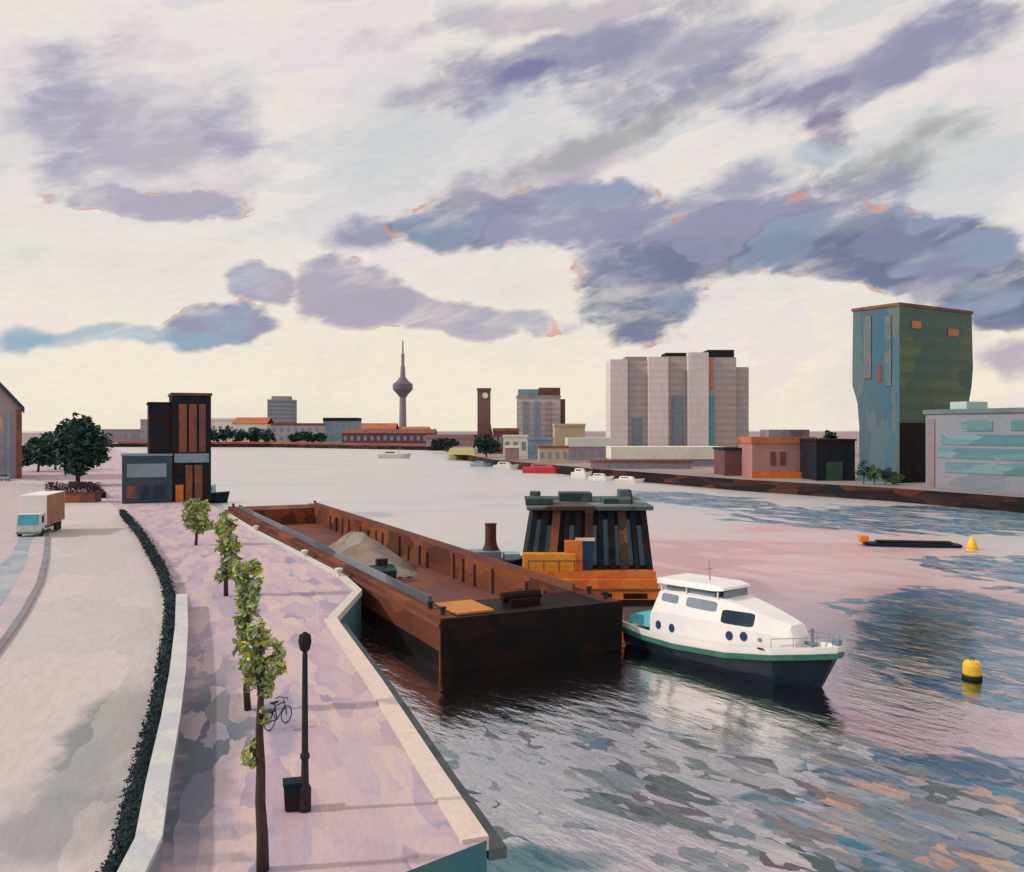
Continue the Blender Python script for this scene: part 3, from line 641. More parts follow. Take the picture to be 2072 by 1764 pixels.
MB().tube([(13.6, .1, 2.0), (13.6, .1, 3.3)], .09, 8).tube([(13.2, .1, 2.4), (13.9, .1, 2.4)], .12, 8).build('windlass', paint('blue grey winch', [(.12, .17, .24), (.18, .23, .3)], 2), wv)
MB().box(15.05, 15.45, -.2, .2, 2.66, 2.98).build('bow_roller', M_slate, wv)

for s in (-1, 1):
    pts = [(x, s * (sheer(x)[0] + .02), sheer(x)[1] + 1.05) for x in (12, 13.2, 14.2, 15.2)]
    rl = MB().tube(pts, .025, 6)
    for p in pts: rl.tube([(p[0], p[1], p[2] - .56), p], .02, 5)
    rl.build('guard_rail', M_slate, wv)
MB().tube([(6.2, 0, 5.1), (6.1, 0, 6.5)], [.05, .025], 6).tube([(6.15, -.5, 5.9), (6.15, .5, 5.9)], .02, 5).build('mast', M_slate, wv)
rl = MB()
for x in [-5.2 + 1.3 * i for i in range(9)]: rl.tube([(x, .25, 2.95), (x, .25, 3.85)], .03, 5)
rl.tube([(-5.2, .25, 3.85), (5.2, .25, 3.85)], .03, 5).build('guard_rail', M_iron, tg)
# ------------------------------------------------------------------ buoys, pontoon, rest of the river
bx, by = at(1967, 1372)
b1 = thing('mooring_buoy', 'yellow drum shaped mooring buoy on the near water', 'buoy', (bx, by, 0)); b1.scale = (.86, .86, .8)
MB().lathe([(.3, -.4), (.66, -.3), (.66, .22), (.3, .24)], 18).build('float_base', M_tyre, b1)
MB().lathe([(.56, .24), (.62, .35), (.60, 1.0), (.50, 1.28), (.05, 1.32)], 18).build('drum', M_yellow, b1, smooth=False)
MB().torus((0, 0, 1.42), .13, .03).build('ring', M_iron, b1)
bx, by = at(1967, 1112)
b2 = thing('marker_buoy', 'yellow cone topped marker buoy beside the dark pontoon', 'buoy', (bx, by, 0)); b2.scale = (.85, .85, .9)
MB().lathe([(.4, -.4), (.8, -.2), (.8, .2), (.5, .3)], 16).build('float', M_yellow, b2)
MB().lathe([(.74, .3), (.62, .9), (.22, 1.75), (.03, 1.8)], 16).build('cone', M_yellow, b2)
pxl, pyl = at(1755, 1104); pxr, pyr = at(1945, 1108)
pn = thing('pontoon', 'long low dark pontoon floating by the yellow cone buoy', 'pontoon', (pxl, pyl, -.12), math.atan2(pyr - pyl, pxr - pxl))
L = math.hypot(pxr - pxl, pyr - pyl)
MB().loft([[(0, -.6, -.3), (0, 1.6, -.3), (-.4, 1.6, .5), (-.4, -.6, .5)], [(L * .5, -1.0, -.3), (L * .5, 2.2, -.3), (L * .5, 2.2, .62), (L * .5, -1, .62)], [(L - .3, -.6, -.3), (L - .3, 1.6, -.3), (L, 1.6, .5), (L, -.6, .5)]]).build('float', M_navy, pn)
MB().box(-.9, .2, 0, 1.2, .53, 1.35).build('winch', M_orange, pn, bevel=.1)
MB().box(1.2, L - 1, -.2, 1.4, .66, .78).build('deck', M_dark, pn)

# ------------------------------------------------------------------ quay furniture
lx, ly = at(617, 1640, QZ)
lp = thing('lamp_post', 'dark iron lamp post with round lantern on the promenade', 'street lamp', (lx, ly, QZ))
hp = (1640 - 1290) / F * ly
MB().lathe([(.20, 0), (.20, .7), (.13, .85), (.11, 1.6), (.085, hp - .55), (.07, hp - .45)], 12).build('pole', M_iron, lp)
MB().lathe([(.07, hp - .45), (.16, hp - .36), (.21, hp - .12), (.18, hp + .08), (.04, hp + .18)], 14).build('lantern', M_dark, lp)
MB().lathe([(.125, 1.62), (.15, 1.66), (.15, 1.78), (.115, 1.82)], 12).build('collar', M_iron, lp)
bx, by = at(592, 1638, QZ)
lb = thing('litter_bin', 'dark blue litter bin standing against the lamp post', 'litter bin', (bx, by, QZ), R(15))
MB().loft([[(-.24, -.22, .06), (.24, -.22, .06), (.24, .22, .06), (-.24, .22, .06)], [(-.28, -.26, .82), (.28, -.26, .82), (.28, .26, .82), (-.28, .26, .82)]]).build('body', M_dark, lb, bevel=.03)
MB().box(-.3, .3, -.28, .28, .825, .93).build('lid', M_dark, lb, bevel=.03)
MB().box(-.2, .2, -.18, .18, 0, .06).build('foot', M_iron, lb)
# bicycle
gx, gy = at(563, 1470, QZ)
bc = thing('bicycle', 'parked bicycle on the promenade between tree trunk and lamp post', 'bicycle', (gx, gy, QZ), R(66))
for x in (-.52, .52):
    w = MB().torus((x, 0, .35), .33, .022).build('wheel', M_tyre, bc)
    sp = MB()
    for k in range(8): sp.tube([(x, 0, .35), (x + .32 * math.cos(k * math.pi / 4), 0, .35 + .32 * math.sin(k * math.pi / 4))], .006, 4)
    sp.build('spokes', M_slate, w)
fr = MB(); A, B, C_, D = (-.52, 0, .35), (-.08, 0, .32), (-.2, 0, .88), (.38, 0, .90)
for p, q_ in ((A, B), (B, C_), (C_, D), (B, (.4, 0, .72)), (A, C_), (D, (.52, 0, .35))): fr.tube([p, q_], .022, 6)
fr.build('frame', M_dark, bc)
MB().tube([(.37, 0, .9), (.34, 0, 1.05)], .02, 6).tube([(.2, .3, 1.06), (.36, .2, 1.08), (.36, -.2, 1.08), (.2, -.3, 1.06)], .02, 6).build('handlebar', M_iron, bc)
MB().tube([(-.2, 0, .88), (-.22, 0, 1.0)], .02, 6).loft([[(-.38, -.1, 1.0), (-.38, .1, 1.0), (-.38, .1, 1.07), (-.38, -.1, 1.07)], [(-.02, -.03, 1.0), (-.02, .03, 1.0), (-.02, .03, 1.05), (-.02, -.03, 1.05)]]).build('saddle', M_tyre, bc)
MB().box(-.75, -.35, -.16, .16, .74, .80).build('carrier', M_iron, bc)
# pale mooring bollards along the edge
for (p, q_, lab) in [(697, 1163, 'cream mooring bollard at the quay corner beside the barge'), (627, 1124, 'cream mooring bollard midway along the barge side'), (527, 1072, 'cream mooring bollard by the far part of the barge')]:
    gx, gy = at(p - 4, q_ + 4, QZ)
    MBl = MB().lathe([(.26, 0), (.22, .12), (.20, .45), (.34, .5), (.34, .66), (.04, .74)], 12)
    o = MBl.build('mooring_bollard', M_cream); o.location = (gx - .3, gy, QZ + .02); tag(o, lab, 'bollard', 'mooring bollards on the quay edge')

# ------------------------------------------------------------------ vehicles
lx, ly = -53.4, 99.0
LRS = .86
lr = thing('lorry', 'white box lorry with pale blue windscreen parked by the kerb', 'lorry', (lx, ly, QZ + .15), math.atan2(-.98, .2))
lr.scale = (LRS, LRS, LRS)
MB().box(-8.6, -.35, -1.6, 1.6, 1.25, 5.2).build('cargo_box', M_white, lr, bevel=.05)
MB().box(-8.5, -.4, -1.2, 1.2, .75, 1.247).build('chassis', M_brown, lr)
MB().side([(-.3, .6), (1.5, .6), (1.55, 1.5), (1.3, 2.9), (-.3, 2.95)], -1.45, 1.45).build('cab', M_mint, lr, bevel=.06)
MB().loft([[(1.56, -1.25, 1.5), (1.56, 1.25, 1.5), (1.59, 1.25, 1.5), (1.59, -1.25, 1.5)], [(1.32, -1.2, 2.8), (1.32, 1.2, 2.8), (1.38, 1.2, 2.8), (1.38, -1.2, 2.8)]]).build('windscreen', M_teal, lr)
for s in (-1, 1):
    MB().box(1.52, 1.58, s * 1.1 - .18, s * 1.1 + .18, .85, 1.1).build('headlight', M_cream, lr)
    MB().box(.2, 1.1, s * 1.455 - .02, s * 1.455 + .02, 1.7, 2.6).build('side_window', M_glass, lr)
    for x in (.6, -5.6, -6.9):
        MB().loft([[(x + .5 * math.cos(k * math.pi / 8), s * yy, .5 + .5 * math.sin(k * math.pi / 8)) for k in range(16)] for yy in (1.1, 1.48)]).build('wheel', M_tyre, lr)
MB().box(1.4, 1.62, -1.45, 1.45, .4, .62).build('bumper', M_slate, lr)
MB().box(-8.4, -.6, 1.603, 1.62, 1.3, 5.1).build('shade_panel', paint('brown painted shade on lorry side', [(.26, .12, .08), (.34, .17, .10), (.22, .10, .08)], .8), lr)  # thin brown sheet paints shade onto this side of the white box
def car(loc, rz, mat, label):
    r = thing('parked_car', label, 'car', loc, rz, 'cars parked before the gabled house')
    MB().loft([[(x, -w, z0), (x, w, z0), (x, w, z1), (x, -w, z1)] for x, w, z0, z1 in ((-2.1, .75, .35, .85), (-1.6, .86, .25, .95), (1.4, .86, .25, .9), (2.1, .7, .35, .7))]).build('body', mat, r, bevel=.05)
    MB().loft([[(-1.7, -.74, .955), (1.0, -.74, .955), (1.0, .74, .955), (-1.7, .74, .955)], [(-1.2, -.6, 1.45), (.35, -.6, 1.45), (.35, .6, 1.45), (-1.2, .6, 1.45)]]).build('windows', M_glass, r)
    MB().box(-1.15, .3, -.58, .58, 1.452, 1.5).build('roof', mat, r)
    for x in (-1.3, 1.35):
        for s in (-1, 1):
            MB().loft([[(x + .32 * math.cos(k * math.pi / 8), s * yy, .32 + .32 * math.sin(k * math.pi / 8)) for k in range(16)] for yy in (.66, .9)]).build('wheel', M_tyre, r)
    for s in (-1, 1): MB().box(2.05, 2.12, s * .45 - .14, s * .45 + .14, .55, .68).build('headlight', M_cream, r)
car((xa(8, 205), 205, QZ + .15), R(-50), M_bluew, 'blue grey car parked at the left edge by the gabled house')
car((xa(28, 222), 222, QZ + .15), R(-50), M_mint, 'pale car parked behind the blue grey car')

# ------------------------------------------------------------------ buildings on the left
gx0, gx1, gy_ = -20.0, 0.0, 0.0
gh = thing('gabled_house', 'tall mauve gabled house with dark roof at the left edge', 'house', (xa(42, 215), 215, QZ), R(29))
zE, zR, xm = za(826, 215) - QZ, za(728, 215) - QZ, -10.0
MB().loft([[(gx0, y, 0), (gx1, y, 0), (gx1, y, zE), (xm, y, zR), (gx0, y, zE)] for y in (0, 22)]).build('walls', M_mauve, gh)
M_slroof = paint('dark slate roof', [(.02, .04, .07), (.035, .065, .10), (.05, .04, .05)], .3)
for sg in (-1, 1):
    ex = gx1 + .8 if sg == 1 else gx0 - .8; ez = zE - .8 * (zR - zE) / 10
    rfo = MB().loft([[(xm, y, zR + .05), (ex, y, ez + .05), (ex, y, ez + 1.2), (xm, y, zR + 1.25)] for y in (-1.2, 22.5)]).build('roof', M_slroof, gh)
for x in (-18.5, -14.5, -10.5, -6.5, -2.6):
    MB().box(x - .45, x + .45, -.35, -.003, 0, zE - 1).build('pilaster', M_bluew, gh)
for x in (-16.5, -12.5, -8.5, -4.6):
    for k, z in enumerate((3, 7.5, 12)):
        MB().box(x - .9, x + .9, -.12, -.004, z, z + 2.8).build('window', M_slate if k < 2 else paint('window with painted peach light', [(.55, .32, .18), (.48, .30, .2)], .4), gh)  # top row's peach colour paints in the orange light on the panes
MB().box(-.9, .25, -.5, -.003, 0, zE - .4).build('corner_pier', M_brown, gh)
MB().box(-12.5, -11.1, 6, 8, zR - 2, zR + 2.6).build('chimney', M_brown, rfo)
# dark quay tower
TA = R(24)
qt = thing('quay_tower', 'dark stepped brick tower with low wing standing on the quay', 'building', (xa(260, 143), 143, QZ), TA)
def lx_(px, Y=145): return (xa(px, Y) - xa(260, 143)) / math.cos(TA) * .99
H1, H2, HWg = za(818, 147) - QZ, za(801, 149) - QZ, za(922, 145) - QZ
MB().box(lx_(306), lx_(346), 0.9, 9, HWg - .6, H1).build('side_block', M_dark, qt)
MB().box(lx_(346), lx_(416), 0.6, 9.6, 0, H2).build('main_block', M_dark, qt)
MB().box(lx_(260), lx_(346) - .003, 0, 7.5, 0, HWg).build('low_wing', paint('slate blue cladding', [(.02, .045, .075), (.035, .07, .10), (.05, .06, .09), (.03, .04, .05)], .35), qt)
MB().box(lx_(304), lx_(349), .7, 9.2, H1 + .002, H1 + .35).build('parapet', M_black, qt)
MB().box(lx_(344), lx_(418), .35, 9.8, H2 + .002, H2 + .45).build('parapet', M_maroon, qt)
MB().box(lx_(258), lx_(347), -.15, 7.6, HWg + .002, HWg + .3).build('wing_roof', M_bluew, qt)
for a, b in ((358, 372), (376, 390), (394, 406)):
    MB().box(lx_(a), lx_(b), .42, .597, HWg + .5, H2 - 1.4).build('brick_panel', M_brown, qt)
MB().box(lx_(350), lx_(412), .40, .59, HWg - 1.2, HWg + .3).build('band', M_bluew, qt)
MB().box(lx_(352), lx_(366), .35, .6, 0, 2.8).build('door', M_orange, qt)
for a, b in ((370, 382), (386, 400)): MB().box(lx_(a), lx_(b), .42, .597, 0.4, HWg - 1.6).build('brick_panel', M_brown, qt)
for a, b in ((268, 284), (290, 306), (314, 336)): MB().box(lx_(a), lx_(b), -.08, -.003, .8, 2.8).build('window', M_brown if a < 280 else M_glass, qt)
MB().box(lx_(268), lx_(336), -.07, -.003, 4.2, 6.4).build('window', M_bluew, qt)
# dark boat moored past it
bx, by = at(425, 1017)
db = thing('moored_boat', 'dark blue boat with pale blue cabin beyond the quay tower', 'boat', (bx, by, 0), R(6))
MB().loft([[(-5, -1.5, -.3), (-5, 1.5, -.3), (-5.2, 1.7, 2.0), (-5.2, -1.7, 2.0)], [(1.6, -1.6, -.3), (1.6, 1.6, -.3), (1.6, 1.9, 2.1), (1.6, -1.9, 2.1)], [(3.3, -.3, -.2), (3.3, .3, -.2), (3.9, .5, 2.3), (3.9, -.5, 2.3)]]).build('hull', M_navy, db)
MB().box(-4.2, .9, -1.3, 1.3, 2.05, 3.7).build('cabin', paint('pale blue cabin', [(.25, .42, .55), (.36, .52, .62)], .7), db, bevel=.1)
MB().box(-3.6, .6, -1.34, -1.303, 2.6, 3.3).build('window', M_slate, db)

# ------------------------------------------------------------------ far bank
BZ = 2.8
bank = [(-1600, 900), (-700, 800), (-330, 745), (-200, 735), at(900, 911.5)] + [at(*p) for p in [(935, 929), (1000, 944), (1200, 966), (1500, 993), (1800, 1014), (2072, 1038)]] + [(112, 120), (170, -20), (2500, -20), (2500, 4500), (-1600, 4500)]
M_bank = paint('bank paving', [(.30, .22, .22), (.24, .20, .22), (.34, .26, .22), (.26, .26, .29)], .06)
M_bwall = paint('dark bank wall', [(.008, .012, .02), (.020, .012, .012), (.010, .014, .022), (.09, .03, .015), (.012, .012, .018), (.009, .013, .022)], .15, stretch=(1, 1, 4), spec=.1)
bk = MB().prism(bank, -1.5, BZ).build('far_bank', [M_bank, M_bwall])
for p in bk.data.polygons:
    if abs(p.normal.z) < .5: p.material_index = 1
bk['kind'] = 'structure'

def block(name, label, cat, x0, x1, ytop, Y, depth, wall, roof=None, roof_h=.6, gable=False, wins=0, rows=1, winmat=None, over=.3, group=None):
    """a building whose front stands at distance Y; returns its root"""
    A, B = xa(x0, Y), xa(x1, Y); w = (B - A) / 2; H = za(ytop, Y) - BZ
    r = thing(name, label, cat, ((A + B) / 2, Y, BZ), 0, group)
    hw_ = H - roof_h
    MB().box(-w, w, 0, depth, 0, hw_).build('wall', wall, r)
    if gable:
        MB().loft([[(-w - over, y, hw_ + .003), (w + over, y, hw_ + .003), (w + over, y, hw_ + .06 + roof_h * .05), (-w - over, y, hw_ + .06 + roof_h * .05)] if i != 1 else
                   [(-w - over, y, hw_ + roof_h), (w + over, y, hw_ + roof_h), (w + over, y, hw_ + roof_h + .02), (-w - over, y, hw_ + roof_h + .02)] for i, y in enumerate((-over, depth / 2, depth + over))]).build('roof', roof or M_redroof, r)
    else:
        MB().box(-w - over, w + over, -over, depth + over, hw_ + .003, H).build('roof', roof or wall, r)
    if wins:
        sz = 2 * w / wins
        for j in range(rows):
            zz = hw_ * (j + .3) / rows
            for i in range(wins):
                MB().box(-w + sz * (i + .25), -w + sz * (i + .75), -.08, -.004, zz, zz + hw_ / rows * .45).build('window', winmat or M_slate, r)
    return r
# far shore, across the river on the left
block('warehouse', 'low mauve warehouse on the far shore left of the quay tower', 'warehouse', 205, 288, 868, 800, 20, M_mauve, M_mauve, 1, wins=6)
block('office_block', 'grey beige block just left of the dark quay tower', 'office', 284, 312, 848, 770, 18, M_greyb, None, 1, wins=3, rows=3)
block('warehouse', 'low white warehouse beside far trees right of the quay tower', 'warehouse', 425, 480, 846, 800, 25, M_cream, None, 2, wins=4)
block('warehouse', 'far warehouse with brown red roof above the dark trees', 'warehouse', 470, 540, 844, 790, 25, M_cream, M_redroof, 6, gable=True, wins=5)
b = block('office_tower', 'grey tower block rising alone on the far shore', 'tower block', 541, 589, 808, 900, 24, paint('grey tower cladding', [(.18, .21, .26), (.24, .26, .31), (.22, .24, .27)], .08, floors=(4, (.10, .11, .14))), M_greyb, 1)
MB().box(-9, 8, 4, 20, za(808, 900) - BZ + .003, za(801, 900) - BZ).build('plant_room', M_mauve, b)
block('warehouse', 'pale mauve building under the grey tower block', 'warehouse', 548, 648, 856, 780, 22, paint('pale mauve render', [(.38, .33, .36), (.44, .38, .40)], .1), M_brown, 2, wins=7, rows=2)
block('office_block', 'blue fronted low building with dark roof on far shore', 'office', 654, 722, 845, 830, 25, M_bluew, M_dark, 3, wins=6, rows=2)
block('warehouse', 'long maroon warehouse below the broadcast tower', 'warehouse', 692, 880, 868, 740, 20, M_maroon, M_brown, 3.5, gable=True, wins=14)
block('warehouse', 'brown roofed shed left of the broadcast tower', 'warehouse', 716, 800, 856, 900, 30, M_brown, M_redroof, 6, gable=True, wins=5)
block('warehouse', 'brown roofed shed right of the broadcast tower', 'warehouse', 806, 866, 863, 900, 30, M_maroon, M_redroof, 5, gable=True, wins=5)
block('warehouse', 'long low reddish shed at the river bend', 'warehouse', 862, 968, 879, 620, 25, M_pinkb, M_maroon, 3, gable=True, wins=8)
for px, Y, H, w in [(432, 752, 13, 9), (458, 750, 15, 10), (486, 748, 14, 11), (515, 748, 14.5, 11), (540, 746, 13, 9), (598, 742, 10, 8), (622, 740, 13, 9), (648, 738, 10, 8)]:
    limb_tree('broadleaf_tree', 'dark green tree in the row lining the far shore', xa(px, Y), Y, BZ, H, [(0, 0, H * .55, w * .62, 5, H * .4), (w * .3, 0, H * .42, w * .5, 4, H * .34), (-w * .3, 0, H * .45, w * .5, 4, H * .36)], M_leafdark, 420, 1.6, tr=.5, group='trees lining the far shore')
# shore embankment strip in rust red
em = MB(); ribbon(em, [(-330, 744), (-200, 734), at(900, 911.0)], -8, -.5, BZ + .003, BZ + 1.6); em.build('embankment', paint('rust red bank', [(.20, .07, .04), (.30, .11, .06), (.12, .05, .05)], .06))['kind'] = 'structure'
# broadcast tower
ET = 1700
et = thing('broadcast_tower', 'slender grey observation tower with pod and tall antenna', 'tower', (xa(815, ET), ET, BZ))
M_tow = paint('tower concrete', [(.20, .17, .20), (.25, .21, .24), (.22, .19, .23)], .05)
zp = lambda y: za(y, ET) - BZ
MB().lathe([(9, 0), (7.2, zp(868)), (6.0, zp(800))], 18).build('shaft', M_tow, et)
MB().lathe([(7, zp(803)), (11, zp(797)), (19, zp(788)), (19, zp(777)), (14, zp(773)), (9, zp(768)), (5, zp(762))], 24).build('pod', paint('tower pod', [(.14, .12, .16), (.18, .16, .20)], .05), et)
MB().lathe([(5.2, zp(763)), (4.2, zp(742)), (3.0, zp(738)), (3.0, zp(716)), (1.6, zp(714)), (1.2, zp(690)), (.3, zp(688))], 12).build('antenna', M_tow, et)
# ---- river bend and right bank
limb_tree('broadleaf_tree', 'dark round tree at the foot of the brown brick tower', xa(984, 385), 385, BZ, 11, [(0, 0, 6, 5.2, 4, 4.4), (2.5, 0, 4.5, 4, 3, 3.2), (-2.4, 0, 4.6, 3.6, 3, 3.4)], M_leafdark, 900, .9, tr=.35)
for px, lab in [(888, 'dark blue green bush left on the river bend'), (912, 'dark bush right on the river bend'), ]:
    limb_tree('bush', lab, xa(px, 560), 560, BZ, 7, [(0, 0, 3.5, 6, 4, 3.4)], M_hedge, 260, 1.3, cat='bush', tr=.2)
gl = MB().prism([at(905, 919, BZ), at(962, 921, BZ), at(958, 908, BZ), at(912, 907, BZ)], BZ + .004, BZ + .5); gl.build('lawn', paint('yellow green lawn', [(.36, .34, .10), (.42, .38, .14)], .1))['kind'] = 'structure'
bt = block('brick_tower', 'slim tall maroon brick tower on the right bank', 'tower', 966, 992, 785, 450, 6.5, paint('maroon tower brick', [(.12, .065, .08), (.17, .085, .10), (.14, .08, .10)], .15), M_maroon, 1.2)
MB().lathe([(1.5, 0), (1.5, .3), (.1, .32)], 16).build('clock', M_cream, bt)
for ch in bt.children:
    if ch.name.startswith('clock'): ch.location = (.7, -.05, za(800, 450) - BZ); ch.rotation_euler = (R(90), 0, 0)
MB().loft([[(-3.3, -.6, 0), (5.5, -.6, 0), (5.5, 7, 0), (-3.3, 7, 0)], [(-3.25, -.3, 9), (4.4, -.3, 9), (4.4, 7, 9), (-3.25, 7, 9)], [(-3.25, -.1, 15), (3.3, -.1, 15), (3.3, 6.9, 15), (-3.25, 6.9, 15)]]).build('base', M_maroon, bt)
block('warehouse', 'brown low building between brick tower and grey flats', 'warehouse', 998, 1050, 866, 440, 14, M_maroon, M_brown, 1.6, wins=5)
r_ = block('apartment_block', 'mid height grey apartment block with dark stepped roof', 'apartment block', 1046, 1134, 800, 500, 20, paint('grey lilac flats', [(.42, .38, .39), (.50, .45, .45), (.40, .43, .47), (.52, .41, .36)], .12, floors=(3, (.34, .32, .34))), M_greyb, 1)
MB().box(-11.6, 0, 2, 18, za(800, 500) - BZ + .003, za(787, 500) - BZ).build('plant_room', M_bluew, r_)
MB().box(.2, 12.2, 1, 19, za(800, 500) - BZ + .003, za(784, 500) - BZ).build('plant_room', M_maroon, r_)
for x in (-7.5, -1, 5.5): MB().box(x - 1.4, x + 1.4, -.9, -.004, 2, za(812, 500) - BZ).build('bay', M_slate if x < 0 else paint('peach bay', [(.42, .28, .22), (.36, .28, .26)], .2, floors=(3, (.2, .18, .2))), r_)
MB().box(12.25, 15, 1, 18, 0, za(800, 500) - BZ - 2).build('stair_tower', M_maroon, r_)
block('office_block', 'sand coloured building right of the grey flats', 'office', 1122, 1184, 857, 470, 18, M_tan, M_tan, 1.2, wins=0)
block('warehouse', 'small pale shed before the grey flats', 'warehouse', 1018, 1068, 880, 400, 9, M_cream, M_cream, .8, wins=3)
block('warehouse', 'small blue shed before the sand coloured building', 'warehouse', 1068, 1120, 886, 360, 9, M_bluew, M_bluew, .8, wins=3)
block('warehouse', 'low sandy shed near the red boat', 'warehouse', 1090, 1150, 902, 320, 8, M_tan, M_brown, .8, wins=4)
block('warehouse', 'tiny pink shed left of the red boat', 'warehouse', 1022, 1050, 902, 345, 6, M_pinkb, M_cream, .8, wins=2)
block('warehouse', 'pale mint roofed long shed left of the big flats', 'warehouse', 1150, 1240, 886, 345, 16, M_mauve, M_mint, 3.4, wins=5, rows=1)
block('warehouse', 'long cream roofed shed in front of the big flats', 'warehouse', 1238, 1466, 904, 290, 15, M_mauve, M_cream, 4.0, wins=10)
block('warehouse', 'low brown quay shed under the cream roofs', 'warehouse', 1195, 1400, 931, 272, 4, M_mauve, M_brown, .7, wins=9)
# big apartment slab in bays
AY = 400
ab = thing('apartment_block', 'large pale slab of flats with vertical bays and dark roof boxes', 'apartment block', (xa(1378, AY), AY, BZ))
AX = lambda px: xa(px, AY) - xa(1378, AY)
AZ = lambda py: za(py, AY) - BZ
M_lt = paint('pale lilac flats', [(.60, .53, .54), (.68, .60, .60), (.56, .53, .56), (.64, .58, .57)], .1, stretch=(1, 1, .25), floors=(3, (.56, .50, .51)))
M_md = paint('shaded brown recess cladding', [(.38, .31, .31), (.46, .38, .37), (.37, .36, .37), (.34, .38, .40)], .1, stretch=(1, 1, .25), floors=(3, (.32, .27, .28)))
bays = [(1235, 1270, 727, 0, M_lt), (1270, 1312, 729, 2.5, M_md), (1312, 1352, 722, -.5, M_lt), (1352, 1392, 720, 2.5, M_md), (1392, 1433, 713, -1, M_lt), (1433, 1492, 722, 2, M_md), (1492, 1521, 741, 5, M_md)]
for a, b, yt, dy_, mt in bays:
    MB().box(AX(a), AX(b) - .005, dy_, 20, 0, AZ(yt)).build('bay', mt, ab)
for a, b, y0, y1 in ((1268, 1312, 720, 729), (1350, 1393, 712, 720), (1436, 1490, 706, 722)):
    MB().box(AX(a), AX(b), 4, 16, AZ(y1) + .003, AZ(y0)).build('roof_box', M_mauve if a < 1300 else M_dark, ab)
MB().box(AX(1434), AX(1446), 1.2, 1.99, 2, AZ(800)).build('glass_strip', paint('turquoise glass strip', [(.08, .30, .36), (.12, .34, .40)], .2), ab)
MB().box(AX(1434), AX(1444), 1.3, 1.99, AZ(785), AZ(722)).build('orange_strip', paint('orange balcony strip', [(.50, .20, .11), (.42, .18, .12)], .3), ab)
MB().box(AX(1282), AX(1300), 1.9, 2.49, 2, AZ(845)).build('glass_strip', M_slate, ab)
MB().box(AX(1362), AX(1384), 1.9, 2.49, 2, AZ(800)).build('glass_strip', M_slate, ab)
# warehouses and the mushroom tower further right
block('warehouse', 'dark maroon quay building left of the pink warehouse', 'warehouse', 1466, 1526, 906, 232, 12, M_maroon, M_dark, .6, wins=0)
r_ = block('warehouse', 'pink brick warehouse with red roof by the water', 'warehouse', 1522, 1650, 884, 222, 14, M_pinkb, M_redroof, 1.6, wins=0)
w2 = (xa(1650, 222) - xa(1522, 222)) / 2
MB().box(-w2 + 5, w2 - .5, 3, 11, za(884, 222) - BZ + .003, za(869, 222) - BZ).build('roof_light', paint('slate roof light', [(.10, .09, .13), (.30, .28, .36)], .3), r_)
MB().box(-w2 - .4, w2 + .4, -1.2, -.005, 0, 1.5).build('loading_dock', M_orange, r_)
for x in (-3.4, -1.0): MB().box(x, x + 1.4, -.1, -.004, 3.2, 6.6).build('door', M_maroon, r_)
r_ = block('warehouse', 'black tarred boathouse between pink warehouse and green tower', 'warehouse', 1652, 1730, 888, 210, 12, M_dark, M_dark, .5, wins=0)
MB().box(-2.2, 1.6, -.15, -.004, 0, 4.5).build('door', M_leafdark, r_)
limb_tree('broadleaf_tree', 'small round dark tree above the maroon quay building', xa(1517, 250), 250, BZ, 9.5, [(0, 0, 7.2, 2.0, 2, 2.0)], M_leafdark, 260, .55, tr=.2)
limb_tree('broadleaf_tree', 'dark tree above the black boathouse roof', xa(1680, 225), 225, BZ, 12.0, [(0, 0, 10.2, 2.2, 2, 1.8)], M_leafdark, 260, .55, tr=.2)
GA = math.atan2(.53, .85)
gt = thing('office_tower', 'tall green top heavy tower block cantilevered above the bank', 'tower block', (xa(1820, 200), 200, BZ), GA)
# local x runs along the right face (b), local y along the left face (a)
M_gl = paint('teal left facade', [(.025, .08, .14), (.045, .13, .20), (.11, .15, .15), (.07, .11, .14), (.05, .14, .19)], .22, stretch=(1, 1, .22), rough=.4)
M_gr = paint('green glass facade', [(.018, .06, .055), (.035, .10, .075), (.085, .13, .05), (.025, .085, .075), (.06, .11, .06)], .14, rough=.35, floors=(3.6, (.03, .07, .06)))
def rect(b0, b1, a0, a1, z): return [(b0, a0, z), (b1, a0, z), (b1, a1, z), (b0, a1, z)]
zt = za(618, 200) - BZ
hd_ = MB().loft([rect(0, 11.5, 0, 10.6, 13.6), rect(0, 27.0, 0, 11.0, 18.4), rect(0, 28.2, 0, 12.4, 22.5), rect(0, 28.8, 0, 12.4, 27), rect(0, 28.2, 0, 12.2, zt)]).build('head', [M_gr, M_gl], gt)
st_ = MB().box(.004, 11.3, .004, 10.5, 0, 13.6).build('stem', [M_black, M_gl], gt)
for o in (hd_, st_):
    for p in o.data.polygons:
        if p.normal.x < -.7: p.material_index = 1
MB().box(-.25, 28.5, -.25, 12.5, zt + .003, zt + .7).build('parapet', M_brown, gt)
for k, (a0, a1, z0, z1) in enumerate([(2.0, 3.6, 22, 38), (7.2, 9.2, 24, 38.5)]):
    MB().box(-.22, -.006, a0, a1, z0, z1).build('fin', paint('pale fin', [(.09, .135, .145), (.15, .17, .155), (.06, .12, .165)], .3), gt)
for (a0, a1, z0, z1) in [(4.6, 5.7, 23, 27)]:
    MB().box(-.12, -.006, a0, a1, z0, z1).build('window', M_brown, gt)
for b0, z0, w_, m_ in ((4.5, 35.2, 3.4, 1), (18.5, 34.2, 4.2, 1)):
    MB().box(b0, b0 + w_, -.13, -.03, z0, z0 + (1.7 if m_ else 1.4)).build('window', paint('orange glazing', [(.50, .20, .08), (.40, .17, .08)], .4) if m_ else paint('deep green glazing', [(.02, .07, .06), (.03, .09, .075)], .3, rough=.2), gt)  # orange coloured panes on the green face
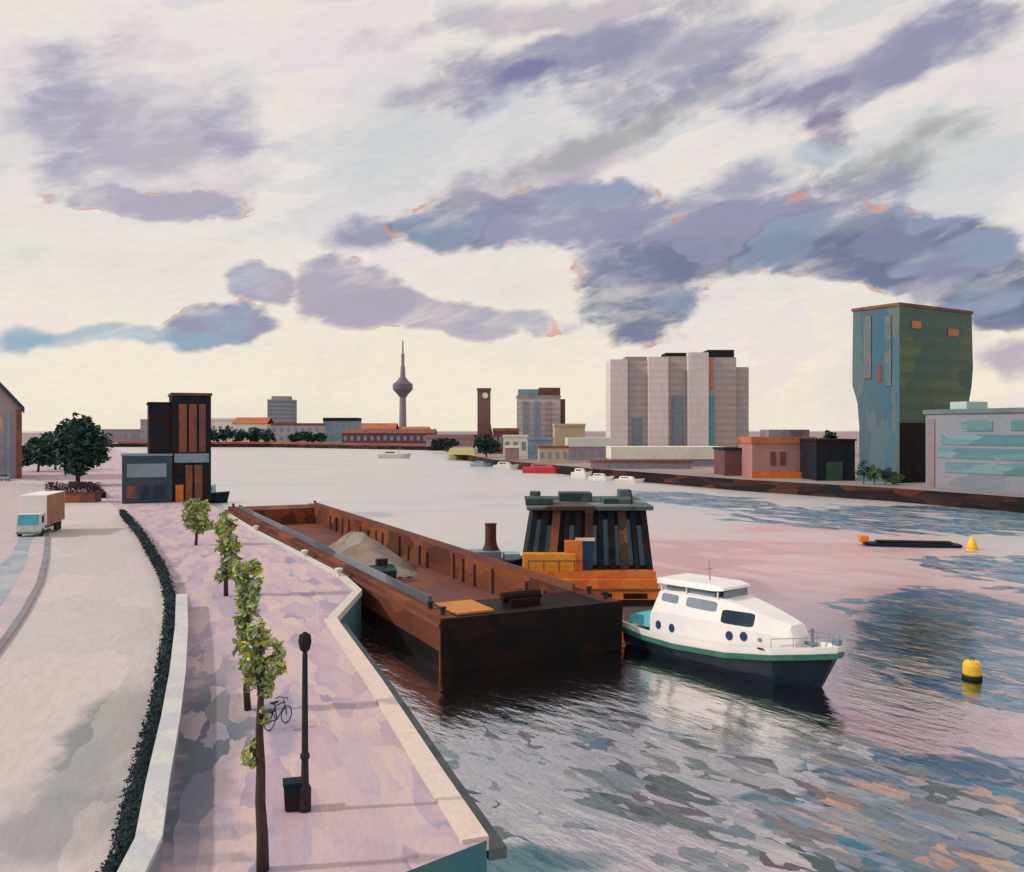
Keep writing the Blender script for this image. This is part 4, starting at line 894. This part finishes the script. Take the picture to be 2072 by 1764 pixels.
for k in range(4):
    gx = xa(1748 + 18 * k, 197); limb_tree('shrub', ['bushy green shrub left at the green tower foot', 'second green shrub along the green tower foot', 'third green shrub along the green tower foot', 'rightmost green shrub at the green tower foot'][k], gx, 197 - k, BZ, 5.2 - .5 * k, [(0, 0, 2.6 - .3 * k, 1.7, 1.6, 2.4 - .3 * k)], M_leafmid if k % 2 else M_leafdark, 200, .42, cat='shrub', tr=.1)
# right edge office along the bank
RA = math.atan2(-.92, .385)
ro = thing('office_block', 'wide grey teal office block with glass bands at right edge', 'office', (87.2, 187.5, BZ), RA)
RH = za(829, 187) - BZ
MB().box(0, 42, 0, 22, 0, RH - .9).build('walls', paint('grey teal cladding', [(.15, .20, .24), (.22, .23, .28), (.26, .24, .29), (.17, .25, .28)], .18, stretch=(.5, 1, 1.2)), ro)
MB().box(-.4, 42.4, -.4, 22.4, RH - .897, RH).build('roof', paint('green roof edge', [(.10, .16, .15), (.15, .21, .20)], .2), ro)
MB().box(3.5, 7.5, 3, 9, RH + .003, RH + 1.6).build('roof_hut', paint('pale blue hut', [(.40, .54, .56), (.46, .58, .6)], .4), ro)
M_tb = paint('turquoise glass band', [(.06, .15, .19), (.10, .22, .25), (.14, .26, .30), (.22, .32, .35)], .3, stretch=(.35, 1, 1.5), rough=.25)
for j, (x0, x1, z0) in enumerate([(5, 26, 3.4), (3.2, 27, 6.3), (4.2, 40, 9.0), (9, 16, 11.8), (20, 40, 11.9)]):
    MB().box(x0, x1, -.14, -.004, z0, z0 + 2.1).build('window', M_tb, ro)
MB().box(.6, 2.4, -.2, -.003, 0, RH - 2).build('corner_pier', paint('rust corner panel', [(.30, .14, .10), (.22, .18, .22), (.26, .20, .24)], .3), ro)
# ---- boats and vans along the right bank
def launch(px, py, L, hullm, cabm, label, rz=0.0, h=1.2, cab=1.3, name='moored_boat', group='boats moored along the right bank'):
    x, y = at(px, py); r = thing(name, label, 'boat', (x, y, 0), rz, group)
    w = L * .14 + .4
    MB().loft([[(-L / 2, -w * .8, -.2), (-L / 2, w * .8, -.2), (-L / 2, w, h), (-L / 2, -w, h)], [(L * .2, -w * .85, -.2), (L * .2, w * .85, -.2), (L * .2, w, h * 1.05), (L * .2, -w, h * 1.05)], [(L * .42, -.1, -.1), (L * .42, .1, -.1), (L / 2, .15, h * 1.35), (L / 2, -.15, h * 1.35)]]).build('hull', hullm, r)
    MB().loft([[(-L * .35, -w * .75, h * 1.01), (L * .15, -w * .75, h * 1.05), (L * .15, w * .75, h * 1.05), (-L * .35, w * .75, h * 1.01)], [(-L * .32, -w * .6, h + cab), (L * .05, -w * .6, h + cab), (L * .05, w * .6, h + cab), (-L * .32, w * .6, h + cab)]]).build('cabin', cabm, r)
    MB().box(-L * .28, L * .0, -w * .69, -w * .66, h + cab * .4, h + cab * .75).build('window', M_glass, r)
    return r
BA = R(-30)
launch(800, 927, 17, M_mint, M_cream, 'pale mint cabin boat out on the far river', R(-4), 2.0, 1.8)
launch(1026, 949, 10, M_cream, M_mint, 'cream boat left of the red boat', R(-22), 1.5, 1.2)
rbt = launch(1108, 957, 16.5, paint('red hull paint', [(.45, .03, .045), (.52, .05, .06)], .4), paint('dark red cabin', [(.40, .06, .08), (.46, .14, .16)], .5), 'long red hulled boat moored at the right bank', R(-16), 2.0, 1.1)
launch(1178, 966, 6.5, M_white, M_white, 'white boat right of the red boat', R(-20), 1.6, 1.2)
launch(1218, 971, 7.5, M_white, M_cream, 'white boat below the low brown quay shed', R(-24), 1.0, .9)
launch(1275, 976, 8.5, M_cream, M_white, 'pale boat under the long cream shed', R(-26), .9, .8)
launch(975, 944, 9, M_bluew, M_bluew, 'small blue boat beneath the round dark tree', R(-30), 1.3, .9)
